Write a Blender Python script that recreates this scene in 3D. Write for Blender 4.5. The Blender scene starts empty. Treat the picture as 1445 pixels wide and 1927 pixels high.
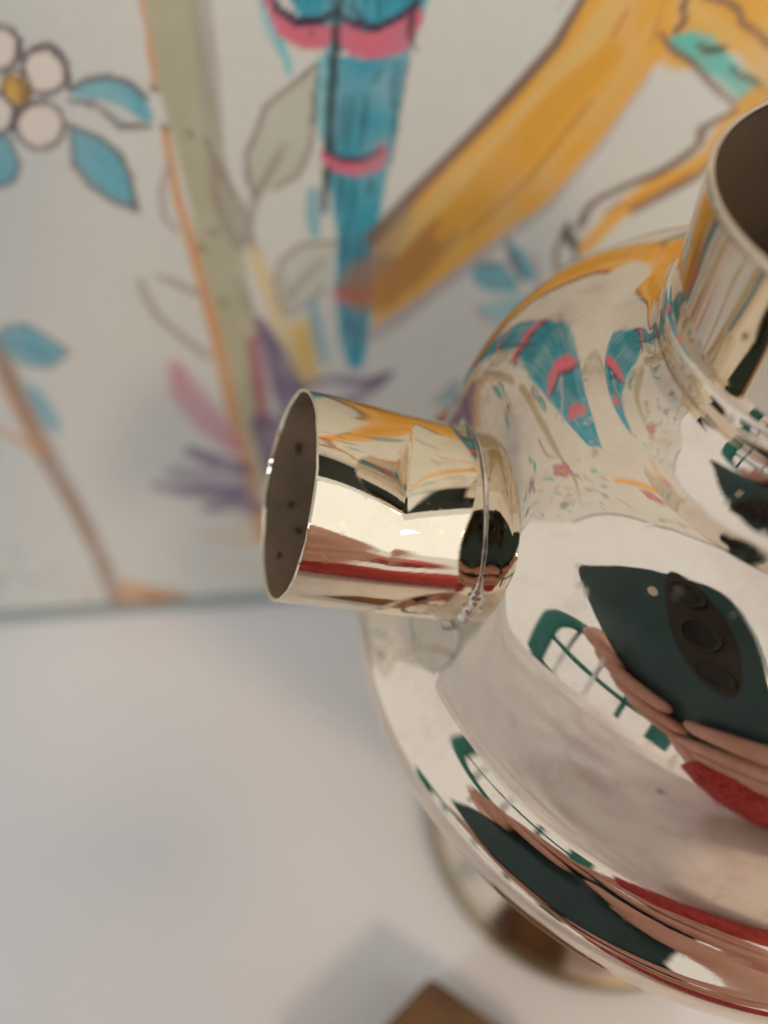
import bpy, bmesh, math, random
import numpy as np
from mathutils import Vector, Matrix

# ------------------------------------------------------------------ scale
# every number below is in units of the camera's height over the table;
# S turns them into metres (the lens is 14.5 cm above the cloth)
S = 0.145
scene = bpy.context.scene
C = scene.collection
R_ = math.radians

# ------------------------------------------------------------------ camera
PITCH, ROLL = R_(53.08), R_(-1.7)
fwd = Vector((0, math.cos(PITCH), -math.sin(PITCH)))
up0 = Vector((0, math.sin(PITCH), math.cos(PITCH)))
rt0 = Vector((1, 0, 0))
rt = rt0 * math.cos(ROLL) + up0 * math.sin(ROLL)
up = up0 * math.cos(ROLL) - rt0 * math.sin(ROLL)
CAM = Vector((0, 0, 1.0))
cd = bpy.data.cameras.new('camera')
cam = bpy.data.objects.new('camera', cd)
C.objects.link(cam)
m = Matrix((rt, up, -fwd)).transposed().to_4x4()
m.translation = CAM * S
cam.matrix_world = m
cd.sensor_fit = 'VERTICAL'
cd.sensor_height = 36.0
cd.lens = 36.0 * 1450 / 1927
cd.clip_start = 0.001
cd.clip_end = 200
cd.dof.use_dof = True
cd.dof.focus_distance = 0.395 * S
cd.dof.aperture_fstop = (cd.lens / 1000) / (0.0155 * S)
cd.dof.aperture_blades = 0
scene.camera = cam

# ------------------------------------------------------------------ light
w = bpy.data.worlds.new('World')
scene.world = w
w.use_nodes = True
bg = w.node_tree.nodes['Background']
bg.inputs[0].default_value = (0.75, 0.74, 0.72, 1)
bg.inputs[1].default_value = 1.0
scene.view_settings.view_transform = 'Standard'
scene.view_settings.look = 'None'
scene.view_settings.exposure = 0.05
scene.view_settings.gamma = 1.0

def area(name, loc, target, size, power, col):
    l = bpy.data.lights.new(name, 'AREA')
    l.energy = power
    l.color = col
    l.shape = 'DISK'
    l.size = size * S
    o = bpy.data.objects.new(name, l)
    o.location = Vector(loc) * S
    o.rotation_euler = (Vector(target) - Vector(loc)).to_track_quat('-Z', 'Y').to_euler()
    C.objects.link(o)
    return o
area('warm_room_lamp', (1.30, -1.60, 2.40), (0.1, 0.15, 0.2), 0.40, 0.46, (1.0, 0.72, 0.44))
area('right_fill', (3.6, -3.0, 2.8), (0.0, 0.3, 0.3), 5.5, 0.62, (0.90, 0.96, 1.0))  # broad fill added from the right to brighten wall and table
area('left_fill', (-3.6, -2.3, 2.3), (-0.1, -0.4, 0.1), 0.45, 0.75, (0.88, 0.95, 1.0))  # fill added from the left to lift the cloth mirrored in the belly

# ------------------------------------------------------------------ materials
def mat(name, base, rough=0.5, metal=0.0, noise=None, bump=None, spec=None):
    M = bpy.data.materials.new(name)
    M.use_nodes = True
    nt = M.node_tree
    b = nt.nodes['Principled BSDF']
    b.inputs['Base Color'].default_value = (*base, 1)
    b.inputs['Roughness'].default_value = rough
    b.inputs['Metallic'].default_value = metal
    if spec is not None:
        b.inputs['Specular IOR Level'].default_value = spec
    tc = nt.nodes.new('ShaderNodeTexCoord')
    if noise:
        sc, amt, lo = noise
        n = nt.nodes.new('ShaderNodeTexNoise')
        n.inputs['Scale'].default_value = sc / S
        n.inputs['Detail'].default_value = 6
        nt.links.new(tc.outputs['Object'], n.inputs['Vector'])
        r = nt.nodes.new('ShaderNodeMapRange')
        r.inputs[1].default_value = 0.38
        r.inputs[2].default_value = 0.66
        r.inputs[3].default_value = 0
        r.inputs[4].default_value = amt
        nt.links.new(n.outputs['Fac'], r.inputs[0])
        mx = nt.nodes.new('ShaderNodeMix')
        mx.data_type = 'RGBA'
        mx.inputs[6].default_value = (*base, 1)
        mx.inputs[7].default_value = (*lo, 1)
        nt.links.new(r.outputs[0], mx.inputs[0])
        nt.links.new(mx.outputs[2], b.inputs['Base Color'])
    if bump:
        sc, st, dist = bump
        n2 = nt.nodes.new('ShaderNodeTexNoise')
        n2.inputs['Scale'].default_value = sc / S
        n2.inputs['Detail'].default_value = 4
        nt.links.new(tc.outputs['Object'], n2.inputs['Vector'])
        bp = nt.nodes.new('ShaderNodeBump')
        bp.inputs['Strength'].default_value = st
        bp.inputs['Distance'].default_value = dist * S
        nt.links.new(n2.outputs['Fac'], bp.inputs['Height'])
        nt.links.new(bp.outputs['Normal'], b.inputs['Normal'])
    return M

def silver(name, base, tarnish, rough_lo=0.008, rough_hi=0.07, wob=0.00018, wscale=6.0):
    """polished silver plate: faint tarnish clouds, pits, hairline scratches, hand-worked waviness"""
    M = bpy.data.materials.new(name)
    M.use_nodes = True
    nt = M.node_tree
    N, L = nt.nodes, nt.links
    b = N['Principled BSDF']
    b.inputs['Metallic'].default_value = 1
    tc = N.new('ShaderNodeTexCoord')
    def noise(sc, det=5, rough=0.55):
        n = N.new('ShaderNodeTexNoise')
        n.inputs['Scale'].default_value = sc / S
        n.inputs['Detail'].default_value = det
        n.inputs['Roughness'].default_value = rough
        L.new(tc.outputs['Object'], n.inputs['Vector'])
        return n
    def rng(src, a, c, lo, hi):
        r = N.new('ShaderNodeMapRange')
        for i, v in enumerate((a, c, lo, hi)):
            r.inputs[1 + i].default_value = v
        L.new(src, r.inputs[0])
        return r.outputs[0]
    cloud = noise(11, 8, 0.62)
    fine = noise(160, 3)
    f = rng(cloud.outputs['Fac'], 0.47, 0.74, 0, 0.45)
    mx = N.new('ShaderNodeMix'); mx.data_type = 'RGBA'
    mx.inputs[6].default_value = (*base, 1)
    mx.inputs[7].default_value = (*tarnish, 1)
    L.new(f, mx.inputs[0])
    mott = noise(38, 9, 0.7)
    mx1 = N.new('ShaderNodeMix'); mx1.data_type = 'RGBA'; mx1.blend_type = 'MULTIPLY'
    L.new(mx.outputs[2], mx1.inputs[6])
    mx1.inputs[7].default_value = (0.80, 0.73, 0.73, 1)
    mk = N.new('ShaderNodeMath'); mk.operation = 'MULTIPLY'
    L.new(rng(mott.outputs['Fac'], 0.46, 0.70, 0, 1), mk.inputs[0])
    L.new(rng(cloud.outputs['Fac'], 0.36, 0.60, 0.15, 1), mk.inputs[1])
    L.new(mk.outputs[0], mx1.inputs[0])
    mx = mx1
    # tiny pits
    vo = N.new('ShaderNodeTexVoronoi')
    vo.inputs['Scale'].default_value = 26 / S
    L.new(tc.outputs['Object'], vo.inputs['Vector'])
    pit = rng(vo.outputs['Distance'], 0.035, 0.07, 0.6, 0)
    mx2 = N.new('ShaderNodeMix'); mx2.data_type = 'RGBA'
    L.new(mx.outputs[2], mx2.inputs[6])
    mx2.inputs[7].default_value = (0.25, 0.21, 0.19, 1)
    L.new(pit, mx2.inputs[0])
    L.new(mx2.outputs[2], b.inputs['Base Color'])
    ad = N.new('ShaderNodeMath'); ad.operation = 'ADD'
    L.new(rng(cloud.outputs['Fac'], 0.48, 0.75, rough_lo, rough_hi), ad.inputs[0])
    L.new(rng(fine.outputs['Fac'], 0.6, 0.75, 0, 0.05), ad.inputs[1])
    L.new(ad.outputs[0], b.inputs['Roughness'])
    last = ad
    for rot, sc in (((.4, .9, .3), 30), ((1.2, -.5, .8), 44), ((-.7, .3, 1.9), 36)):
        mq = N.new('ShaderNodeMapping')
        mq.inputs['Rotation'].default_value = rot
        mq.inputs['Scale'].default_value = (1, 1, .03)
        L.new(tc.outputs['Object'], mq.inputs['Vector'])
        ns_ = N.new('ShaderNodeTexNoise')
        ns_.inputs['Scale'].default_value = sc * 3 / S
        ns_.inputs['Detail'].default_value = 2
        L.new(mq.outputs[0], ns_.inputs['Vector'])
        a2 = N.new('ShaderNodeMath'); a2.operation = 'ADD'
        L.new(last.outputs[0], a2.inputs[0])
        L.new(rng(ns_.outputs['Fac'], 0.66, 0.74, 0, 0.16), a2.inputs[1])
        last = a2
    L.new(last.outputs[0], b.inputs['Roughness'])
    wv = noise(wscale, 1, 0.4)
    bp = N.new('ShaderNodeBump')
    bp.inputs['Strength'].default_value = 1
    bp.inputs['Distance'].default_value = wob * S
    L.new(wv.outputs['Fac'], bp.inputs['Height'])
    bp2 = N.new('ShaderNodeBump')
    bp2.inputs['Strength'].default_value = 0.025
    bp2.inputs['Distance'].default_value = 0.0006 * S
    mp = N.new('ShaderNodeMapping')
    mp.inputs['Scale'].default_value = (1, 1, 14)
    L.new(tc.outputs['Object'], mp.inputs['Vector'])
    sn = N.new('ShaderNodeTexNoise')
    sn.inputs['Scale'].default_value = 60 / S
    sn.inputs['Detail'].default_value = 3
    L.new(mp.outputs[0], sn.inputs['Vector'])
    L.new(sn.outputs['Fac'], bp2.inputs['Height'])
    L.new(bp.outputs['Normal'], bp2.inputs['Normal'])
    L.new(bp2.outputs['Normal'], b.inputs['Normal'])
    return M

M_silver = silver('silver_plate', (0.80, 0.70, 0.585), (0.60, 0.50, 0.44))
M_silver2 = silver('silver_socket', (0.82, 0.72, 0.55), (0.68, 0.58, 0.44), 0.008, 0.04, 0.0002, 10)
M_foot = silver('foot_silver', (0.72, 0.62, 0.50), (0.50, 0.40, 0.30), 0.16, 0.30)  # base darkened in place of the pot's dark underside mirrored there
M_ring = mat('foot_ring_dark_mirror', (0.36, 0.29, 0.18), 0.35, 0.9, (12, 0.7, (0.16, 0.12, 0.07)))  # olive-brown colour stands in for the dark underside the ring would mirror
M_seam = mat('solder', (0.82, 0.75, 0.68), 0.28, 1.0, (60, 0.6, (0.40, 0.33, 0.28)), (90, 0.6, 0.003))
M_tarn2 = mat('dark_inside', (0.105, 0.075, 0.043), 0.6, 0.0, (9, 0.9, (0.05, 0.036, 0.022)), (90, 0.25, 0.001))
M_tarn = mat('tarnished_inside', (0.40, 0.29, 0.20), 0.5, 0.25, (12, 0.9, (0.18, 0.125, 0.08)), (90, 0.25, 0.001))
M_black = mat('black_speck', (0.045, 0.032, 0.024), 0.8)
M_cloth = mat('white_cotton', (0.80, 0.785, 0.785), 0.85, 0, (3, 0.35, (0.76, 0.735, 0.73)), (420, 0.35, 0.0012))
M_wood = mat('brown_wood', (0.20, 0.095, 0.028), 0.5, 0, (7, 0.9, (0.075, 0.033, 0.012)), (40, 0.3, 0.002))
M_table = mat('table_wood', (0.09, 0.05, 0.03), 0.5, 0, (4, 0.8, (0.05, 0.028, 0.016)))
M_floor = mat('dark_floorboards', (0.10, 0.07, 0.05), 0.5, 0, (2, 0.8, (0.05, 0.035, 0.025)))
M_skin = mat('skin', (0.70, 0.42, 0.35), 0.5, 0, (16, 0.8, (0.60, 0.30, 0.24)), (130, 0.3, 0.001))
M_nail = mat('nail', (0.62, 0.38, 0.31), 0.3)
M_knit = mat('red_knit', (0.56, 0.085, 0.08), 0.9, 0, (34, 0.9, (0.30, 0.025, 0.03)), (40, 1.0, 0.012))
M_phone = mat('teal_phone_back', (0.028, 0.080, 0.095), 0.32, 0, (9, 0.5, (0.018, 0.052, 0.062)))
M_lensring = mat('lens_ring', (0.05, 0.045, 0.042), 0.35, 0.6)
M_lens = mat('lens_glass', (0.004, 0.004, 0.005), 0.08)
M_flash = mat('flash_lens', (0.75, 0.70, 0.58), 0.3)
M_edge = mat('phone_frame', (0.02, 0.04, 0.045), 0.3, 0.7)
M_teal = mat('teal_plastic', (0.01, 0.16, 0.13), 0.4, 0, (5, 0.5, (0.008, 0.12, 0.10)))
M_chrome = mat('chrome', (0.8, 0.8, 0.8), 0.08, 1.0, (20, 0.4, (0.6, 0.6, 0.6)))
M_olive = mat('olive_seat', (0.035, 0.05, 0.028), 0.8, 0, (8, 0.6, (0.025, 0.035, 0.02)))
M_plain = mat('plain_offwhite_board', (0.62, 0.60, 0.56), 0.7, 0, (4, 0.5, (0.58, 0.56, 0.53)))
M_border = mat('grey_teal_border', (0.30, 0.37, 0.38), 0.7, 0, (9, 0.6, (0.36, 0.40, 0.40)))

# ------------------------------------------------------------------ mesh helpers
def obj(name, verts, faces, material, parent=None, smooth=True):
    me = bpy.data.meshes.new(name)
    v = np.asarray(verts, np.float64) * S
    if isinstance(faces, np.ndarray):
        me.vertices.add(len(v)); me.vertices.foreach_set('co', v.ravel())
        n, k = faces.shape
        me.loops.add(n * k); me.loops.foreach_set('vertex_index', faces.ravel().astype(np.int32))
        me.polygons.add(n); me.polygons.foreach_set('loop_start', np.arange(0, n * k, k, dtype=np.int32))
        me.update(calc_edges=True)
    else:
        me.from_pydata([tuple(x) for x in v], [], faces)
    me.validate()
    me.materials.append(material)
    if smooth:
        me.polygons.foreach_set('use_smooth', [True] * len(me.polygons))
    o = bpy.data.objects.new(name, me)
    C.objects.link(o)
    if parent:
        o.parent = parent
        o.matrix_parent_inverse = parent.matrix_world.inverted()
    return o

def empty(name, loc, label, cat, group=None):
    o = bpy.data.objects.new(name, None)
    o.empty_display_size = 0.01
    o.location = Vector(loc) * S
    o['label'] = label
    o['category'] = cat
    if group:
        o['group'] = group
    C.objects.link(o)
    bpy.context.view_layer.update()
    return o

def tag(o, label, cat):
    o['label'] = label
    o['category'] = cat
    return o

def spline(P, n=12):
    P = np.array(P, float)
    Q = np.vstack([2 * P[0] - P[1], P, 2 * P[-1] - P[-2]])
    out = []
    for i in range(1, len(Q) - 2):
        p0, p1, p2, p3 = Q[i - 1:i + 3]
        t0 = 0
        t1 = t0 + np.linalg.norm(p1 - p0) ** .5
        t2 = t1 + np.linalg.norm(p2 - p1) ** .5
        t3 = t2 + np.linalg.norm(p3 - p2) ** .5
        for k in range(n):
            t = t1 + (t2 - t1) * k / n
            A1 = (t1 - t) / (t1 - t0) * p0 + (t - t0) / (t1 - t0) * p1
            A2 = (t2 - t) / (t2 - t1) * p1 + (t - t1) / (t2 - t1) * p2
            A3 = (t3 - t) / (t3 - t2) * p2 + (t - t2) / (t3 - t2) * p3
            B1 = (t2 - t) / (t2 - t0) * A1 + (t - t0) / (t2 - t0) * A2
            B2 = (t3 - t) / (t3 - t1) * A2 + (t - t1) / (t3 - t1) * A3
            out.append((t2 - t) / (t2 - t1) * B1 + (t - t1) / (t2 - t1) * B2)
    out.append(P[-1])
    return np.array(out)

def grid_faces(nr, nc, wrap):
    """quads of an nr x nc vertex grid (row-major), columns wrapped or not"""
    i = np.arange(nr - 1)[:, None]
    j = np.arange(nc if wrap else nc - 1)[None]
    j2 = (j + 1) % nc
    f = np.stack([i * nc + j + 0 * i, (i + 1) * nc + j, (i + 1) * nc + j2, i * nc + j2 + 0 * i], -1)
    return f.reshape(-1, 4)

def lathe(name, prof, material, parent, seg=192):
    prof = np.asarray(prof)
    a = np.linspace(0, 2 * np.pi, seg, endpoint=False)
    V = np.stack([AX + prof[:, 0:1] * np.cos(a), AY + prof[:, 0:1] * np.sin(a), prof[:, 1:2] + 0 * a], -1).reshape(-1, 3)
    return obj(name, V, grid_faces(len(prof), seg, True), material, parent)

def tube(name, pts, rad, material, parent=None, seg=20, cap=True):
    pts = [Vector(p) for p in pts]
    n = len(pts)
    rad = list(rad) if hasattr(rad, '__len__') else [rad] * n
    V = []
    ref = Vector((0.13, 0.31, 0.94)).normalized()
    for i, p in enumerate(pts):
        t = (pts[min(i + 1, n - 1)] - pts[max(i - 1, 0)]).normalized()
        x = t.cross(ref)
        if x.length < 0.1:
            x = t.cross(Vector((1, 0, 0)))
        x.normalize()
        y = t.cross(x)
        for k in range(seg):
            th = 2 * math.pi * k / seg
            V.append(p + (x * math.cos(th) + y * math.sin(th)) * rad[i])
    F = [list(map(int, q)) for q in grid_faces(n, seg, True)]
    if cap:
        F.append(list(range(seg))[::-1])
        F.append(list(range((n - 1) * seg, n * seg)))
    return obj(name, V, F, material, parent)

def box(name, lo, hi, material, parent=None, bevel=0.0):
    bm = bmesh.new()
    bmesh.ops.create_cube(bm, size=1)
    for v in bm.verts:
        v.co = Vector([lo[i] + (v.co[i] + .5) * (hi[i] - lo[i]) for i in range(3)])
    if bevel:
        bmesh.ops.bevel(bm, geom=bm.edges[:], offset=bevel, segments=3, affect='EDGES', profile=0.5)
    V = [v.co[:] for v in bm.verts]
    F = [[v.index for v in f.verts] for f in bm.faces]
    bm.verts.index_update()
    F = [[v.index for v in f.verts] for f in bm.faces]
    bm.free()
    return obj(name, V, F, material, parent, smooth=False)

AX, AY = 0.2379, 0.2756            # the pot's axis
# ------------------------------------------------------------------ setting: floor, table, cloth
fl = obj('floor', [(-9, -9, -5.16), (7, -9, -5.16), (7, 3, -5.16), (-9, 3, -5.16)], [[0, 1, 2, 3]], M_floor, smooth=False)
fl['kind'] = 'structure'

tb = empty('table', (0, 0.2, -5.15), 'dark wooden table hidden under the white cloth, carrying the silver pot', 'table')
box('table_top', (-1.05, -1.15, -0.16), (2.45, 0.74, -0.02), M_table, tb, 0.01)
for x in (-.9, 2.15):
    for y in (-1.0, 0.45):
        box('leg', (x, y, -5.15), (x + .2, y + .2, -0.16), M_table, tb, 0.01)

# the cloth: a rounded rectangle seen from above, its hem hanging down all round
def hem(th):
    """distance from the middle of the table to its edge in direction th"""
    cx_, cy_ = math.cos(th), math.sin(th)
    hx = 1.63 if cx_ > 0 else 2.05
    hy = .72 if cy_ > 0 else 1.32
    d = (abs(cx_ / hx) ** 9 + abs(cy_ / hy) ** 9) ** (-1 / 9)
    return d + .010 * math.sin(7 * th + .5) + .006 * math.sin(17 * th)
MX, MY = .92, .10
nth, nr = 480, 110
folds = [(-.85, .1, 1.55, .02, .05, .5), (-.75, -.7, 2.0, .022, .06, .6), (-.3, -.9, 2.6, .022, .06, .6), (.2, -.95, 2.95, .02, .07, .5), (-.50, .10, 1.50, .016, .035, .40), (-.40, -.25, 1.75, .018, .05, .40), (-.30, -.42, 2.3, .016, .045, .35), (-.05, -.50, 2.75, .018, .06, .40), (.30, -.42, .15, .014, .06, .40), (-.55, -.35, 2.1, .02, .04, .3), (.8, -.4, 2.9, .016, .06, .4), (-.46, .32, 1.35, .012, .03, .25)]
V = []
for i in range(nr):
    for k in range(nth):
        th = 2 * math.pi * k / nth
        h = hem(th)
        t = i / (nr - 1)
        if t < .8:
            q = (t / .8) ** .8
            x, y, z = MX + h * q * math.cos(th), MY + h * q * math.sin(th), 0
            far = math.hypot(x - AX, y - AY)
            near = min(1, max(0, (far - .34) / .22)) * min(1, max(0, (.34 - y) / .2)) * min(1, max(0, (-x - .56) / .12) + max(0, (-.02 - y) / .15)) * (1 if not (-.2 < x < .3 and -.2 < y < .2) else 0.0)
            if near > 0:
                for fx, fy, ang, hgt, wd, ln in folds:
                    d = (x - fx) * math.sin(ang) - (y - fy) * math.cos(ang)
                    l = (x - fx) * math.cos(ang) + (y - fy) * math.sin(ang)
                    z += near * hgt * math.exp(-(d / wd) ** 2) * math.exp(-(l / ln) ** 2)
        else:
            q = (t - .8) / .2
            h2 = h + .03 * math.sin(min(q * 4, 1) * math.pi / 2) + (.03 * math.sin(23 * th) + .02 * math.sin(41 * th)) * q
            x, y, z = MX + h2 * math.cos(th), MY + h2 * math.sin(th), -.012 - 1.1 * q
        V.append((x, y, z))
cl = obj('tablecloth', V, grid_faces(nr, nth, True)[:, ::-1].copy(), M_cloth)
tag(cl, 'white tablecloth under the silver pot, creased towards its front edge', 'tablecloth')

# ------------------------------------------------------------------ painted wall
COL = {
    'kh': (0.342, 0.323, 0.195),
    'orange': (0.552, 0.262, 0.107),
    'brown': (0.162, 0.093, 0.068),
    'gb': (0.262, 0.216, 0.181),
    'lb': (0.305, 0.27, 0.231),
    'cream': (0.597, 0.479, 0.262),
    'yel': (0.617, 0.413, 0.117),
    'leaf': (0.413, 0.418, 0.332),
    'lo': (0.223, 0.168, 0.15),
    'wp': (0.73, 0.617, 0.552),
    'oc': (0.578, 0.314, 0.034),
    'ol': (0.089, 0.054, 0.058),
    'teal': (0.089, 0.332, 0.423),
    'teal2': (0.012, 0.27, 0.381),
    'lteal': (0.117, 0.445, 0.515),
    'pink': (0.565, 0.117, 0.181),
    'navy': (0.025, 0.01, 0.042),
    'blk': (0.01, 0.016, 0.021),
    'dteal': (0.008, 0.072, 0.107),
    'ppink': (0.479, 0.162, 0.238),
    'pur': (0.107, 0.054, 0.15),
    'lpur': (0.262, 0.231, 0.305),
    'gold': (0.658, 0.332, 0.03),
    'dgold': (0.617, 0.296, 0.016),
    'tgold': (0.631, 0.413, 0.138),
    'bgold': (0.352, 0.138, 0.034),
    'lil': (0.352, 0.296, 0.305),
    'aqua': (0.107, 0.434, 0.392),
    'dk': (0.048, 0.065, 0.048),
    'branch': (0.305, 0.202, 0.144),
    'grn': (0.15, 0.162, 0.072),
    'redp': (0.305, 0.048, 0.107),
    'bgrey': (0.305, 0.381, 0.413)
}
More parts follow.
